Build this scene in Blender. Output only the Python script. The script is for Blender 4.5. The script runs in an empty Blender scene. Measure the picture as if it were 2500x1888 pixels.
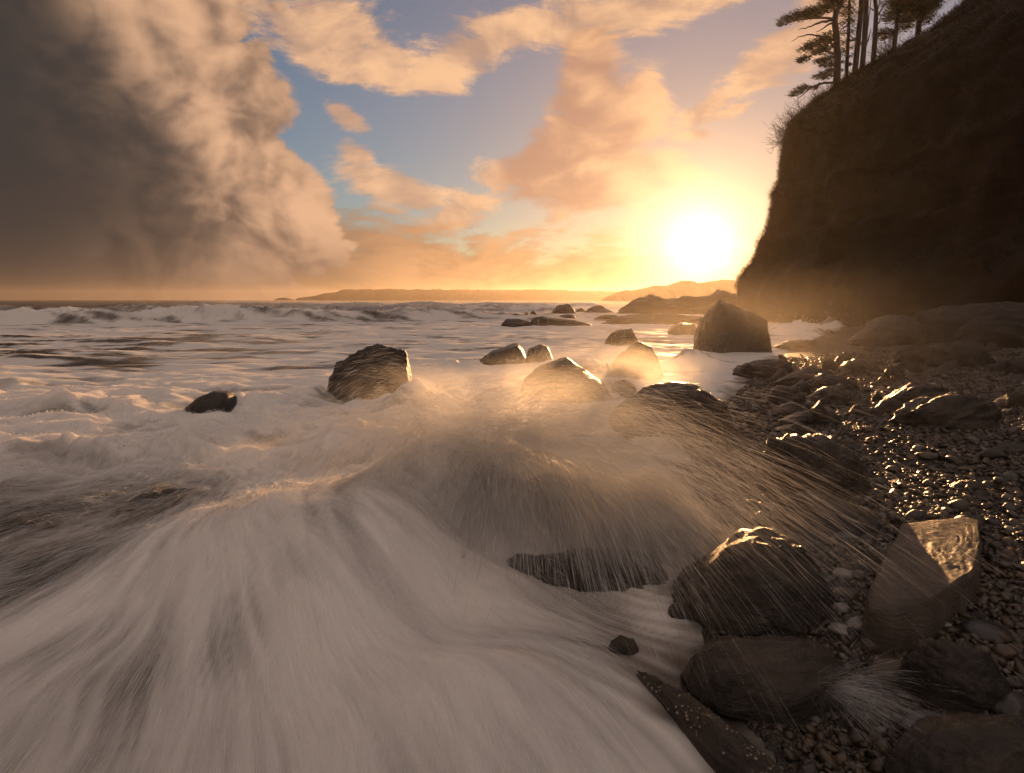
import bpy, bmesh, math, random
import numpy as np
from mathutils import Vector, Matrix

S = bpy.context.scene
rad = math.radians
# ------------------------------------------------------------------ camera
CAM_H = 1.6
FPX = 1490.0                                  # focal length in photograph pixels (2500 wide)
PITCH = math.atan(212.0 / FPX)
cd = bpy.data.cameras.new('camera')
cd.sensor_width = 36.0
cd.lens = FPX / 2500.0 * 36.0
cd.clip_start = 0.05
cd.clip_end = 20000.0
cam = bpy.data.objects.new('camera', cd)
S.collection.objects.link(cam)
cam.location = (0, 0, CAM_H)
cam.rotation_euler = (math.pi / 2 - PITCH, 0, 0)
S.camera = cam

def ray(u, v):
    xc = (u - 1250.0) / FPX
    yc = (944.0 - v) / FPX
    c, s = math.cos(PITCH), math.sin(PITCH)
    return np.array([xc, c + yc * s, -s + yc * c])

def on_ground(u, v, z=0.0):
    d = ray(u, v)
    t = (z - CAM_H) / d[2]
    return np.array([0, 0, CAM_H]) + t * d

def at_depth(u, v, y):
    d = ray(u, v)
    return np.array([0, 0, CAM_H]) + d * (y / d[1])

def azel(u, v):
    d = ray(u, v)
    return math.atan2(d[0], d[1]), math.atan2(d[2], math.hypot(d[0], d[1]))

# ------------------------------------------------------------------ sun direction
SUN_AZ, SUN_EL = azel(1706, 600)
sun_dir = Vector((math.sin(SUN_AZ) * math.cos(SUN_EL), math.cos(SUN_AZ) * math.cos(SUN_EL), math.sin(SUN_EL)))

# ------------------------------------------------------------------ world
W = bpy.data.worlds.new('World')
S.world = W
W.use_nodes = True
wt = W.node_tree
wt.nodes.clear()

class NT:
    """tiny expression layer over a node tree"""
    def __init__(self, tree): self.t = tree
    def put(self, node, i, v):
        s = node.inputs[i]
        if isinstance(v, bpy.types.NodeSocket): self.t.links.new(v, s)
        else:
            s.default_value = v
    def m(self, op, a, b=0.0, c=0.0, clamp=False):
        n = self.t.nodes.new('ShaderNodeMath'); n.operation = op; n.use_clamp = clamp
        self.put(n, 0, a); self.put(n, 1, b); self.put(n, 2, c)
        return n.outputs[0]
    def add(self, a, b): return self.m('ADD', a, b)
    def sub(self, a, b): return self.m('SUBTRACT', a, b)
    def mul(self, a, b): return self.m('MULTIPLY', a, b)
    def mx(self, a, b): return self.m('MAXIMUM', a, b)
    def mn(self, a, b): return self.m('MINIMUM', a, b)
    def vm(self, op, a, b=(0, 0, 0), scale=None):
        n = self.t.nodes.new('ShaderNodeVectorMath'); n.operation = op
        self.put(n, 0, a); self.put(n, 1, b)
        if scale is not None: self.put(n, 3, scale)
        return n.outputs['Value'] if op in ('LENGTH', 'DOT_PRODUCT', 'DISTANCE') else n.outputs[0]
    def xyz(self, x, y, z):
        n = self.t.nodes.new('ShaderNodeCombineXYZ')
        self.put(n, 0, x); self.put(n, 1, y); self.put(n, 2, z)
        return n.outputs[0]
    def sep(self, v):
        n = self.t.nodes.new('ShaderNodeSeparateXYZ'); self.put(n, 0, v)
        return n.outputs[0], n.outputs[1], n.outputs[2]
    def noise(self, v, scale, detail=6.0, rough=0.55, dist=0.0, lac=2.0, color=False):
        n = self.t.nodes.new('ShaderNodeTexNoise')
        self.put(n, 'Vector', v); n.inputs['Scale'].default_value = scale
        n.inputs['Detail'].default_value = detail; n.inputs['Roughness'].default_value = rough
        n.inputs['Distortion'].default_value = dist; n.inputs['Lacunarity'].default_value = lac
        return n.outputs['Color'] if color else n.outputs[0]
    def vor(self, v, scale, smooth=0.6, feature='SMOOTH_F1', detail=0.0):
        n = self.t.nodes.new('ShaderNodeTexVoronoi'); n.feature = feature
        self.put(n, 'Vector', v); n.inputs['Scale'].default_value = scale
        if feature == 'SMOOTH_F1': n.inputs['Smoothness'].default_value = smooth
        n.inputs['Detail'].default_value = detail
        return n.outputs['Distance']
    def sstep(self, v, lo, hi, a=0.0, b=1.0):
        n = self.t.nodes.new('ShaderNodeMapRange'); n.interpolation_type = 'SMOOTHSTEP'
        self.put(n, 0, v); self.put(n, 1, lo); self.put(n, 2, hi); self.put(n, 3, a); self.put(n, 4, b)
        return n.outputs[0]
    def lin(self, v, lo, hi, a=0.0, b=1.0):
        n = self.t.nodes.new('ShaderNodeMapRange'); n.clamp = True
        self.put(n, 0, v); self.put(n, 1, lo); self.put(n, 2, hi); self.put(n, 3, a); self.put(n, 4, b)
        return n.outputs[0]
    def mix(self, f, a, b, blend='MIX'):
        n = self.t.nodes.new('ShaderNodeMix'); n.data_type = 'RGBA'; n.blend_type = blend
        if isinstance(a, tuple) and len(a) == 3: a = a + (1,)
        if isinstance(b, tuple) and len(b) == 3: b = b + (1,)
        self.put(n, 0, f); self.put(n, 6, a); self.put(n, 7, b)
        return n.outputs[2]
    def ramp(self, f, stops):
        n = self.t.nodes.new('ShaderNodeValToRGB')
        e = n.color_ramp.elements
        while len(e) < len(stops): e.new(0.5)
        for k, (p, c) in enumerate(stops):
            e[k].position = p; e[k].color = tuple(c) + (1,)
        self.put(n, 0, f)
        return n.outputs[0]

w = NT(wt)
tc = wt.nodes.new('ShaderNodeTexCoord')
D = w.vm('NORMALIZE', tc.outputs['Generated'])
dx, dy, dz = w.sep(D)
AZ = w.m('ARCTAN2', dx, dy)
EL = w.m('ARCSINE', dz)
AE = w.xyz(AZ, EL, 1.0)
SKY_K = 0.08                                    # background strength
sky = wt.nodes.new('ShaderNodeTexSky')
sky.sky_type = 'NISHITA'
sky.sun_disc = False
sky.sun_elevation = SUN_EL
sky.sun_rotation = SUN_AZ
sky.altitude = 0
sky.air_density = 1.0
sky.dust_density = 0.35
sky.ozone_density = 2.0
cosT = w.vm('DOT_PRODUCT', D, tuple(sun_dir))
TH = w.m('ARCCOSINE', w.mn(cosT, 0.99999))     # angle from the sun
base = w.vm('MULTIPLY', sky.outputs[0], (0.62, 0.86, 1.00))

def scaled(c, k): return tuple(x * k for x in c)
def gauss(v, s): return w.m('EXPONENT', w.mul(w.m('POWER', w.m('DIVIDE', v, s), 2.0), -1.0))
def expo(v, s): return w.m('EXPONENT', w.mul(v, -1.0 / s))

# ---- clouds: fields in direction space, edges broken by warped noise
Pn = w.vm('MULTIPLY', D, (1.0, 1.0, 1.25))
warp = w.vm('SUBTRACT', w.noise(Pn, 3.0, 2, 0.55, color=True), (0.5, 0.5, 0.5))
Pw = w.vm('ADD', Pn, w.vm('SCALE', warp, scale=0.17))
def puff(P, sc, off):
    n = w.noise(w.vm('ADD', P, off), sc, 0.0, 0.5)
    return w.m('ABSOLUTE', w.sub(w.mul(n, 2.0), 1.0))
def billow(P):                                             # rounded tops, creased valleys
    return w.add(w.mul(puff(P, 6.0, (0, 0, 0)), 0.62), w.add(w.mul(puff(P, 13.0, (3, 1, 2)), 0.36), w.add(w.mul(puff(P, 29.0, (1, 5, 2)), 0.15), w.mul(puff(P, 61.0, (4, 2, 7)), 0.07))))
BA = billow(Pw)
BB = billow(w.vm('ADD', Pw, (0.024, -0.006, 0.016)))
relief = w.sub(BA, BB)                                     # >0 : side turned to the sun / up
fb = w.noise(Pw, 6.5, 5, 0.55)
fb2 = w.noise(w.vm('MULTIPLY', Pw, (1.0, 1.0, 2.4)), 8.0, 8, 0.66)

def blob(u, v, ru, rv, rot=0.0):
    a, e = azel(u, v)
    k = math.cos(a) ** 1.6
    sx, sy = ru / FPX * k, rv / FPX * k
    c_, s_ = math.cos(rad(rot)), math.sin(rad(rot))
    X_ = w.vm('DOT_PRODUCT', AE, (c_ / sx, s_ / sx, -(c_ * a + s_ * e) / sx))
    Y_ = w.vm('DOT_PRODUCT', AE, (-s_ / sy, c_ / sy, -(-s_ * a + c_ * e) / sy))
    return w.sub(1.0, w.m('SQRT', w.m('MULTIPLY_ADD', X_, X_, w.mul(Y_, Y_))))
def union(fs, k=0.25):
    r = fs[0]
    for f in fs[1:]: r = w.m('SMOOTH_MAX', r, f, k)
    return r

# the storm bank: everything on the seaward side of a leaning edge
edge_pts = [(-0.15, 770), (0.0, 800), (0.05, 820), (0.10, 868), (0.14, 885), (0.19, 845), (0.24, 790), (0.29, 775), (0.35, 745), (0.41, 690), (0.48, 610), (0.62, 480), (0.9, 300)]
fc = wt.nodes.new('ShaderNodeFloatCurve')
cm = fc.mapping; cv = cm.curves[0]
while len(cv.points) < len(edge_pts): cv.points.new(0.5, 0.5)
for k, (e, u) in enumerate(edge_pts):
    cv.points[k].location = ((e + 0.2) / 1.2, (math.atan((u - 1250) / FPX) + 1.2) / 1.2)
cm.update()
w.put(fc, 'Factor', 1.0); w.put(fc, 'Value', w.m('DIVIDE', w.add(EL, 0.2), 1.2))
EDGE = w.sub(w.mul(fc.outputs[0], 1.2), 1.2)
# behind the camera the bank closes again
bank_d = w.sub(EDGE, AZ)                                   # radians inside the bank
bank_d = w.mn(bank_d, w.mul(w.add(AZ, 2.3), 1.0))
bank_f = w.add(bank_d, w.mul(w.sub(BA, 0.33), 0.22))
bank = w.mul(w.sstep(w.add(bank_f, w.mul(w.sub(fb2, 0.5), 0.06)), -0.008, 0.016), w.sstep(EL, 0.95, 0.55))
# its lighting: peach where the towers turn to the sun, sinking into rain-dark grey
depth = w.add(bank_d, w.mul(w.sub(fb, 0.5), 0.28))
# the lit crest line runs down from the top left; below it the shaft of rain
crest = w.sub(EL, w.add(0.30, w.mul(w.add(AZ, 0.50), -0.75)))
lit = w.sstep(w.add(w.mul(relief, 1.9), w.add(w.mul(w.sub(fb, 0.5), 0.7), w.mul(w.sub(fb2, 0.5), 0.6))), -0.60, 0.55)
inner = w.sstep(depth, 0.05, 0.34)
rain = w.sstep(w.add(crest, w.mul(w.sub(fb, 0.5), 0.30)), 0.10, -0.22)
dark = w.mn(1.0, w.mul(inner, w.add(0.42, w.mul(rain, 0.85))))
c_lit = w.mix(lit, (1.8, 1.15, 0.84), (7.4, 4.3, 2.55))
c_drk = w.mix(w.sstep(bank_d, 0.03, 0.30), (1.25, 0.93, 0.77), (0.34, 0.325, 0.325))
c_bank = w.mix(w.mx(w.sstep(dark, 0.10, 0.80), w.mul(w.sstep(EL, 0.13, 0.01), 0.85)), c_lit, c_drk)
c_bank = w.mix(w.mul(w.sstep(bank_d, 0.42, 0.20), w.mul(lit, 0.22)), c_bank, (4.6, 2.75, 1.7))

# low sheet along the horizon, from the bank to the sun
low_edge = w.add(w.lin(AZ, -0.27, 0.30, 0.135, 0.09), w.mul(w.sub(fb2, 0.5), 0.26))
low = w.sstep(w.sub(low_edge, EL), -0.012, 0.05)
low = w.mul(low, w.sstep(AZ, 1.2, 0.5))
low = w.mul(low, 0.94)
lowlit = w.sstep(w.add(w.mul(relief, 0.9), w.mul(w.sub(fb2, 0.46), 2.8)), -0.60, 0.80)
near = expo(TH, 0.22)
c_low = w.mix(lowlit, (1.8, 0.95, 0.58), (6.0, 3.0, 1.45))
c_low = w.mix(w.mn(1.0, w.mul(near, 0.8)), c_low, w.mix(lowlit, (4.6, 1.95, 0.66), (8.8, 4.3, 1.5)))
c_low = w.mix(w.mul(w.sstep(AZ, -0.05, -0.42), 0.92), c_low, w.mix(w.sstep(AZ, -0.25, -0.52), (1.7, 1.0, 0.68), (0.46, 0.40, 0.36)))

# scattered cloud
wisps = union([blob(800, 60, 300, 70, -8), blob(820, 130, 230, 60, -14), blob(1000, 190, 110, 26, -16)])
streak = union([blob(1330, 62, 430, 62, 9), blob(1180, 112, 260, 55, 14), blob(1600, 10, 420, 55, 8), blob(1080, 205, 70, 22, -16)])
column = union([blob(1440, 170, 130, 95, 70), blob(1440, 270, 170, 120, 60), blob(1430, 350, 230, 110, 25), blob(1480, 450, 260, 90, 8), blob(1330, 400, 150, 60, 10), blob(1560, 250, 110, 80, 60)], 0.35)
veil = union([blob(1860, 165, 230, 62, 36), blob(1750, 250, 150, 36, 30), blob(1985, 55, 220, 90, 34), blob(1800, 265, 110, 26, 14), blob(1700, 330, 60, 18, 0)])
bits = union([blob(845, 285, 80, 34, -28), blob(1205, 428, 60, 36, -10), blob(930, 440, 160, 52, -14), blob(1000, 480, 190, 46, -12), blob(1110, 520, 120, 52, 10), blob(870, 380, 70, 40, -30)])
scat = union([wisps, streak, veil, bits], 0.15)
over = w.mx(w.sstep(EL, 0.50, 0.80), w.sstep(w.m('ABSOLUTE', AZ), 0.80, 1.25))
nz = w.mul(w.sub(fb2, 0.5), 3.6)
s_d = w.sstep(w.add(w.mul(scat, 1.25), nz), 0.0, 0.75)
s_d = w.mul(s_d, 0.88)
col_d = w.sstep(w.add(w.mul(column, 1.9), w.add(w.mul(w.sub(BA, 0.33), 0.9), w.mul(w.sub(fb2, 0.5), 2.6))), 0.05, 0.85)
col_d = w.mul(col_d, 0.86)
s_l = w.sstep(w.add(w.mul(relief, 1.6), w.mul(w.sub(fb2, 0.45), 2.2)), -0.5, 0.8)
c_s = w.mix(s_l, (4.4, 2.6, 1.75), (8.8, 5.1, 2.7))
c_c = w.mix(w.sstep(w.add(w.mul(relief, 1.5), w.add(w.mul(w.sub(fb2, 0.5), 1.2), w.sub(w.mul(AZ, 4.4), 0.66))), -0.55, 0.60), (4.3, 2.2, 1.35), (8.8, 4.9, 2.5))

col = base
# dusty pink air toward the sun's side of the sky
col = w.mix(w.mn(0.8, w.mul(expo(TH, 0.30), 1.0)), col, (5.9, 2.95, 1.75))
col = w.mix(w.mul(over, w.sstep(fb, 0.22, 0.52)), col, w.mix(s_l, (2.6, 2.2, 2.05), (5.4, 4.15, 3.45)))  # unseen cloud overhead and behind, its colour set to light the foam
col = w.mix(s_d, col, c_s)
col = w.mix(col_d, col, c_c)
col = w.mix(low, col, c_low)
col = w.mix(bank, col, c_bank)
# aureole of the sun, which the lens sees directly
glow = w.vm('ADD', w.vm('SCALE', (10.0, 6.2, 3.5), scale=w.mul(expo(TH, 0.044), 4.4)),
            w.vm('SCALE', (10.0, 4.8, 1.9), scale=w.mul(expo(TH, 0.11), 0.30)))
glow = w.vm('ADD', glow, w.vm('SCALE', (10.0, 5.0, 1.6), scale=w.mul(expo(TH, 0.2), 0.05)))
col = w.vm('ADD', col, glow)
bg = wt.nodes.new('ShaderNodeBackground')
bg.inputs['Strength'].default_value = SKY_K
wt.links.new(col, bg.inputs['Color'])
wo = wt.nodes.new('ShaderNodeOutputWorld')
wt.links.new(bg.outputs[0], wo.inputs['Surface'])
W.cycles.sampling_method = 'MANUAL'
W.cycles.sample_map_resolution = 1024

# ------------------------------------------------------------------ sun
sl = bpy.data.lights.new('sun', 'SUN')
sl.energy = 5.0
sl.angle = rad(0.6)
sl.color = (1.0, 0.52, 0.205)
so = bpy.data.objects.new('sun', sl)
S.collection.objects.link(so)
so.location = (12, 40, 12)
so.rotation_euler = (-sun_dir).to_track_quat('-Z', 'Y').to_euler()

# ------------------------------------------------------------------ exposure / render settings
S.view_settings.view_transform = 'Standard'
S.view_settings.look = 'None'
S.view_settings.exposure = 0.5
S.view_settings.gamma = 1.0
S.view_settings.use_curve_mapping = False
S.cycles.use_denoising = True
S.cycles.max_bounces = 10
S.cycles.diffuse_bounces = 9
S.cycles.glossy_bounces = 2
S.cycles.use_adaptive_sampling = False
S.cycles.time_limit = 780.0
S.cycles.transparent_max_bounces = 24
S.cycles.volume_bounces = 3
S.cycles.volume_step_rate = 2.0
S.cycles.volume_max_steps = 128
S.cycles.sample_clamp_indirect = 4.0
S.cycles.sample_clamp_direct = 0.0
S.cycles.caustics_reflective = False
S.cycles.caustics_refractive = False

# ================================================================== helpers
rng = np.random.default_rng(7)
_perm = np.random.default_rng(11).permutation(4096)
_ang = np.random.default_rng(12).uniform(0, 2 * np.pi, 4096)
_G2 = np.stack([np.cos(_ang), np.sin(_ang)], 1)
_g3 = np.random.default_rng(13).normal(size=(4096, 3)); _G3 = _g3 / np.linalg.norm(_g3, axis=1)[:, None]
def _fade(t): return t * t * t * (t * (t * 6 - 15) + 10)
def n2(x, y):
    """2-D gradient noise, about -1..1"""
    xi = np.floor(x).astype(np.int64); yi = np.floor(y).astype(np.int64)
    xf = x - xi; yf = y - yi
    u = _fade(xf); v = _fade(yf)
    def g(ix, iy, fx, fy):
        h = _perm[(_perm[ix & 4095] + iy) & 4095]
        return _G2[h, 0] * fx + _G2[h, 1] * fy
    a = g(xi, yi, xf, yf); b = g(xi + 1, yi, xf - 1, yf)
    c = g(xi, yi + 1, xf, yf - 1); d = g(xi + 1, yi + 1, xf - 1, yf - 1)
    return 1.5 * ((a * (1 - u) + b * u) * (1 - v) + (c * (1 - u) + d * u) * v)
def n3(p):
    pi = np.floor(p).astype(np.int64); f = p - pi
    w_ = _fade(f)
    out = 0
    for i in (0, 1):
        for j in (0, 1):
            for k in (0, 1):
                h = _perm[(_perm[(_perm[(pi[:, 0] + i) & 4095] + pi[:, 1] + j) & 4095] + pi[:, 2] + k) & 4095]
                g = _G3[h]
                d = g[:, 0] * (f[:, 0] - i) + g[:, 1] * (f[:, 1] - j) + g[:, 2] * (f[:, 2] - k)
                ww = (w_[:, 0] if i else 1 - w_[:, 0]) * (w_[:, 1] if j else 1 - w_[:, 1]) * (w_[:, 2] if k else 1 - w_[:, 2])
                out = out + d * ww
    return 1.6 * out
def f2(x, y, o=4, gain=0.5, lac=2.03):
    r = 0; a = 1.0
    for k in range(o):
        r = r + a * n2(x + 17.3 * k, y - 9.1 * k); x = x * lac; y = y * lac; a *= gain
    return r
def f3(p, o=4, gain=0.5, lac=2.03):
    r = 0; a = 1.0
    for k in range(o):
        r = r + a * n3(p + 13.7 * k); p = p * lac; a *= gain
    return r
def ss(x, a, b):
    t = np.clip((x - a) / (b - a), 0, 1)
    return t * t * (3 - 2 * t)

COL = S.collection
def mesh_obj(name, verts, faces, mat=None, parent=None, smooth=True, attrs=None):
    me = bpy.data.meshes.new(name)
    V = np.asarray(verts, dtype=np.float32)
    F = np.asarray(faces, dtype=np.int32)
    me.vertices.add(len(V)); me.vertices.foreach_set('co', V.ravel())
    n, k = F.shape
    me.loops.add(n * k); me.loops.foreach_set('vertex_index', F.ravel())
    me.polygons.add(n)
    me.polygons.foreach_set('loop_start', np.arange(0, n * k, k, dtype=np.int32))
    me.polygons.foreach_set('loop_total', np.full(n, k, dtype=np.int32))
    me.update(calc_edges=True)
    me.polygons.foreach_set('use_smooth', np.full(n, smooth, dtype=bool))
    for an, av in (attrs or {}).items():
        at = me.attributes.new(an, 'FLOAT', 'POINT')
        at.data.foreach_set('value', np.asarray(av, dtype=np.float32).ravel())
    if mat: me.materials.append(mat)
    o = bpy.data.objects.new(name, me)
    COL.objects.link(o)
    if parent: o.parent = parent
    return o
def grid_faces(nr, nc):
    i = np.arange((nr - 1) * (nc - 1)); r = i // (nc - 1); c = i % (nc - 1)
    a = r * nc + c
    return np.stack([a, a + 1, a + nc + 1, a + nc], 1)
def tag(o, label=None, cat=None, group=None, kind=None):
    if label: o['label'] = label
    if cat: o['category'] = cat
    if group: o['group'] = group
    if kind: o['kind'] = kind
    return o
def empty(name, loc=(0, 0, 0)):
    o = bpy.data.objects.new(name, None); o.location = loc; o.empty_display_size = 0.1
    COL.objects.link(o); return o

# ------------------------------------------------------------------ materials
def material(name):
    m = bpy.data.materials.new(name); m.use_nodes = True
    t = m.node_tree; t.nodes.clear()
    out = t.nodes.new('ShaderNodeOutputMaterial')
    return m, NT(t), out
def principled(b, out=None, **kw):
    n = b.t.nodes.new('ShaderNodeBsdfPrincipled')
    for k, v in kw.items():
        k = k.replace('_', ' ')
        if isinstance(v, tuple) and len(v) == 3 and k == 'Base Color': v = v + (1,)
        b.put(n, k, v)
    if out: b.t.links.new(n.outputs[0], out.inputs['Surface'])
    return n
def bump(b, h, strength=0.5, dist=0.02):
    n = b.t.nodes.new('ShaderNodeBump')
    n.inputs['Strength'].default_value = strength; n.inputs['Distance'].default_value = dist
    b.put(n, 'Height', h); return n.outputs[0]
def coords(b, kind='Object'):
    return b.t.nodes.new('ShaderNodeTexCoord').outputs[kind]
def attr(b, name):
    n = b.t.nodes.new('ShaderNodeAttribute'); n.attribute_name = name
    return n.outputs['Fac']

def make_rock_mat(name, c0, c1, c2, r0=0.16, r1=0.42, scale=1.0, tilt=(0.5, 0.2, 0.8), bs=0.8):
    m, b, out = material(name)
    P = coords(b)
    geo = b.t.nodes.new('ShaderNodeNewGeometry')
    oi = b.t.nodes.new('ShaderNodeObjectInfo')
    P = b.vm('ADD', P, b.vm('SCALE', (7.0, 3.0, 5.0), scale=oi.outputs['Random']))
    n = b.t.nodes.new('ShaderNodeMapping'); b.put(n, 0, P)
    n.inputs[2].default_value = tilt
    n.inputs[3].default_value = (1.0, 1.0, 3.4)
    Q = n.outputs[0]
    big = b.noise(P, 2.1 * scale, 5, 0.6)
    strat = b.noise(Q, 7.0 * scale, 7, 0.62, 0.5)
    fine = b.noise(Q, 46.0 * scale, 5, 0.65)
    c = b.mix(b.sstep(big, 0.36, 0.66), c0, c1)
    c = b.mix(b.mul(b.sstep(strat, 0.55, 0.72), 0.65), c, c2)
    ro = b.lin(b.add(b.mul(strat, 0.6), b.mul(fine, 0.4)), 0.35, 0.65, r0, r1)
    h = b.add(strat, b.add(b.mul(fine, 0.22), b.mul(big, 0.5)))
    principled(b, out, Base_Color=c, Roughness=ro, Normal=bump(b, h, bs, 0.05 / scale), Specular_IOR_Level=0.45)
    return m
M_ROCK = make_rock_mat('wet_rock', (0.016, 0.011, 0.008), (0.036, 0.025, 0.017), (0.062, 0.044, 0.030), 0.2, 0.5)
M_ROCK_NEAR = make_rock_mat('wet_layered_rock', (0.022, 0.015, 0.010), (0.050, 0.034, 0.022), (0.085, 0.060, 0.040), 0.18, 0.42, 1.6, (0.3, 0.15, 0.6), 0.9)
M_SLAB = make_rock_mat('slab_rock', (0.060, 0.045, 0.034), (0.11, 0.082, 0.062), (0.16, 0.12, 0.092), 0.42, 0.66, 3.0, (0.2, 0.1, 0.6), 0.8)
M_ROCK_SHADE = make_rock_mat('shaded_rock', (0.010, 0.009, 0.008), (0.024, 0.020, 0.017), (0.04, 0.033, 0.027), 0.45, 0.8, 0.8)  # darker copy of the rock, the cliff's shade put into its colour
M_ROCK_FAR = make_rock_mat('reef_rock', (0.022, 0.018, 0.015), (0.045, 0.035, 0.027), (0.065, 0.05, 0.04), 0.3, 0.6, 0.25)

# ================================================================== beach line and beach
_wl = [on_ground(u, v, 0.03)[:2] for u, v in [(2120, 2400), (1925, 1888), (1800, 1720), (1745, 1620), (1725, 1530), (1715, 1420), (1690, 1220), (1660, 1080), (1750, 990), (1810, 945), (1850, 905), (1905, 872), (1960, 838), (2050, 805), (2085, 790), (2085, 775)]]
_wl = np.array([[0.55, -3.0]] + [list(p) for p in _wl] + [[19.5, 48.0], [22, 90]])
def waterline(y): return np.interp(y, _wl[:, 1], _wl[:, 0])
def beach_z(x, y, detail=True):
    s = x - waterline(y)
    k = np.clip(0.05 + 0.004 * np.abs(y), 0.05, 0.14)
    z = np.where(s > 0, 0.72 * (1 - np.exp(-np.maximum(s, 0) * 0.135)) , np.maximum(s * 0.30 - 0.02, -1.2))
    z = z + 0.02
    if detail:
        z = z + 0.035 * f2(x * 0.9, y * 0.9, 3) * ss(s, -0.5, 0.6) + 0.10 * n2(x * 0.16, y * 0.16) * ss(s, 1.0, 5.0)
    return z
def bz(x, y): return float(beach_z(np.array([x]), np.array([y]))[0])
_ht = np.geomspace(1.0, 400, 3000)
def hit(u, v):
    """where the sight line through a photograph pixel meets water or beach"""
    d = ray(u, v)
    p = np.array([0, 0, CAM_H])[None] + d[None] * _ht[:, None]
    p = p[(p[:, 2] < 1.2) & (p[:, 2] > -0.3)]
    g = np.where(p[:, 0] > waterline(p[:, 1]) - 0.5, np.maximum(0.0, beach_z(p[:, 0], p[:, 1])), 0.0)
    k = np.argmax(p[:, 2] <= g)
    return np.array([p[k, 0], p[k, 1], g[k]])

def polar(r, a, c=(0.0, -1.5)):
    R, A = np.meshgrid(r, a, indexing='ij')
    return c[0] + R * np.sin(A), c[1] + R * np.cos(A)

# ---- sea -----------------------------------------------------------
def sea_rows():
    r = [0.8]
    while r[-1] < 2600:
        x = r[-1]
        d = 0.0046 * x if x < 11 else 0.0046 * x * (x / 11.0) ** 0.55
        if 34 < x < 78: d = min(d, 0.2)
        r.append(x + d)
    return np.array(r)
_r = sea_rows()
_a = np.linspace(rad(-62), rad(58), 490)
X, Y = polar(_r, _a)
def sea_fields(x, y):
    dist = np.hypot(x, y)
    s = x - waterline(y)
    zone_near = ss(y, 7.5, 4.2)                      # the wash at our feet
    zone_surge = ss(y, 3.2, 4.8) * ss(y, 15.0, 9.0)  # broken water among the rocks
    zone_mid = ss(y, 9.0, 14.0)
    # --- swell and chop
    wx = x + 1.8 * n2(x * 0.09, y * 0.11); wy = y + 1.2 * n2(x * 0.12 + 5, y * 0.1)
    far_k = np.clip(30.0 / np.maximum(y, 1), 0.0, 1.0)
    chop = 0.075 * n2(wx * 0.42, wy * 1.05) + 0.045 * n2(wx * 0.9 + 3, wy * 2.0) + 0.022 * n2(wx * 2.1, wy * 4.4)
    swell = 0.10 * n2(wx * 0.06, wy * 0.22) + 0.05 * n2(wx * 0.13, wy * 0.4)
    z = zone_mid * (chop * (0.5 + 0.5 * far_k) * ss(y, 600, 60) + swell * ss(y, 900, 150))
    far_rip = ss(y, 60, 110)
    z = z + far_rip * 0.22 * n2(wx * 0.03, y * 0.11)
    # --- breakers running in, parallel to the beach
    foam_b = np.zeros_like(x); zb = np.zeros_like(x)
    for (ya, slope, H, L0, x0, x1, sd) in ((47.0, 0.30, 1.30, 2.0, -120, 4, 1.0), (86.0, 0.26, 1.05, 4.5, -75, 14, 5.0), (150.0, 0.2, 1.1, 9.0, -90, 40, 9.0)):
        crest = ya + slope * (x + 10) + 1.6 * n2(x * 0.055 + sd, 0 * x + sd) + 0.45 * n2(x * 0.35, 0 * x + sd)
        t = (y - crest) / L0
        hk = H * ss(x, x1 + 6, x1 - 14) * ss(x, x0 - 12, x0 + 12) * (0.72 + 0.36 * n2(x * 0.12, 0 * x + 3 * sd) + 0.14 * n2(x * 0.55, 0 * x + sd))
        prof = np.where(t < 0, np.exp(-(t / 0.62) ** 2), np.exp(-(t / 2.0) ** 2))
        rag = 0.17 * f2(x * 1.1 + sd, y * 1.3, 4, 0.6) * np.exp(-(t / 0.9) ** 2)
        zb = zb + np.maximum(hk, 0) * (prof + rag)
        fm = np.clip(hk / H, 0, 1.2) * np.where(t < 0, ss(t, -2.6, -0.9), ss(t, 0.55, 0.02))
        foam_b = np.maximum(foam_b, fm)
    z = z + zb
    # --- surge: warped billows with a grain along the flow
    qx = x + 0.55 * n2(x * 0.7, y * 0.7) + 0.2 * n2(x * 1.9, y * 1.9); qy = y + 0.5 * n2(x * 0.7 + 9, y * 0.7 + 4) + 0.2 * n2(x * 2.1, y * 1.7)
    b1 = 1 - 2.0 * np.abs(n2(qx * 0.55, qy * 0.8)); b2 = 1 - 2.0 * np.abs(n2(qx * 1.25 + 4, qy * 1.7)); b3 = 1 - 2.0 * np.abs(n2(qx * 3.0, qy * 4.1 + 2))
    b4 = n2(qx * 4.2, qy * 13.0)
    surge = 0.10 * b1 + 0.065 * b2 + 0.02 * b3 + 0.012 * b4
    # --- foreground: water fanning out from a source up-left, over a drowned rock
    sx, sy = -2.1, 5.0
    px, py = x - sx, y - sy
    rr = np.hypot(px, py) + 0.12
    th = np.arctan2(px, -py)                       # 0 = towards the camera
    lr = np.log(rr)
    th2 = th + 0.20 * n2(th * 1.4 + 3, lr * 1.8) + 0.055 * n2(th * 4.0, lr * 3.6) + 0.010 * n2(th * 11, lr * 8.0)
    lr2 = lr
    k1 = n2(th2 * 3.0 + 10, lr2 * 1.4); k2 = n2(th2 * 8.0, lr2 * 1.7 + 4); k3 = f2(th2 * 21.0, lr2 * 2.6, 2, 0.7); k4 = f2(th2 * 75.0, lr2 * 4.5, 2, 0.7)
    soft = n2(qx * 0.8 + 31, qy * 0.8) + 0.6 * n2(qx * 1.9, qy * 1.9 + 12)
    tur = 0.04 * n2(qx * 1.1 + 7, qy * 1.1) + 0.012 * n2(qx * 2.6, qy * 2.6 + 3)
    fan = 0.050 * k1 + 0.022 * k2 + 0.008 * k3 + 0.0026 * k4 + tur
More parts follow.
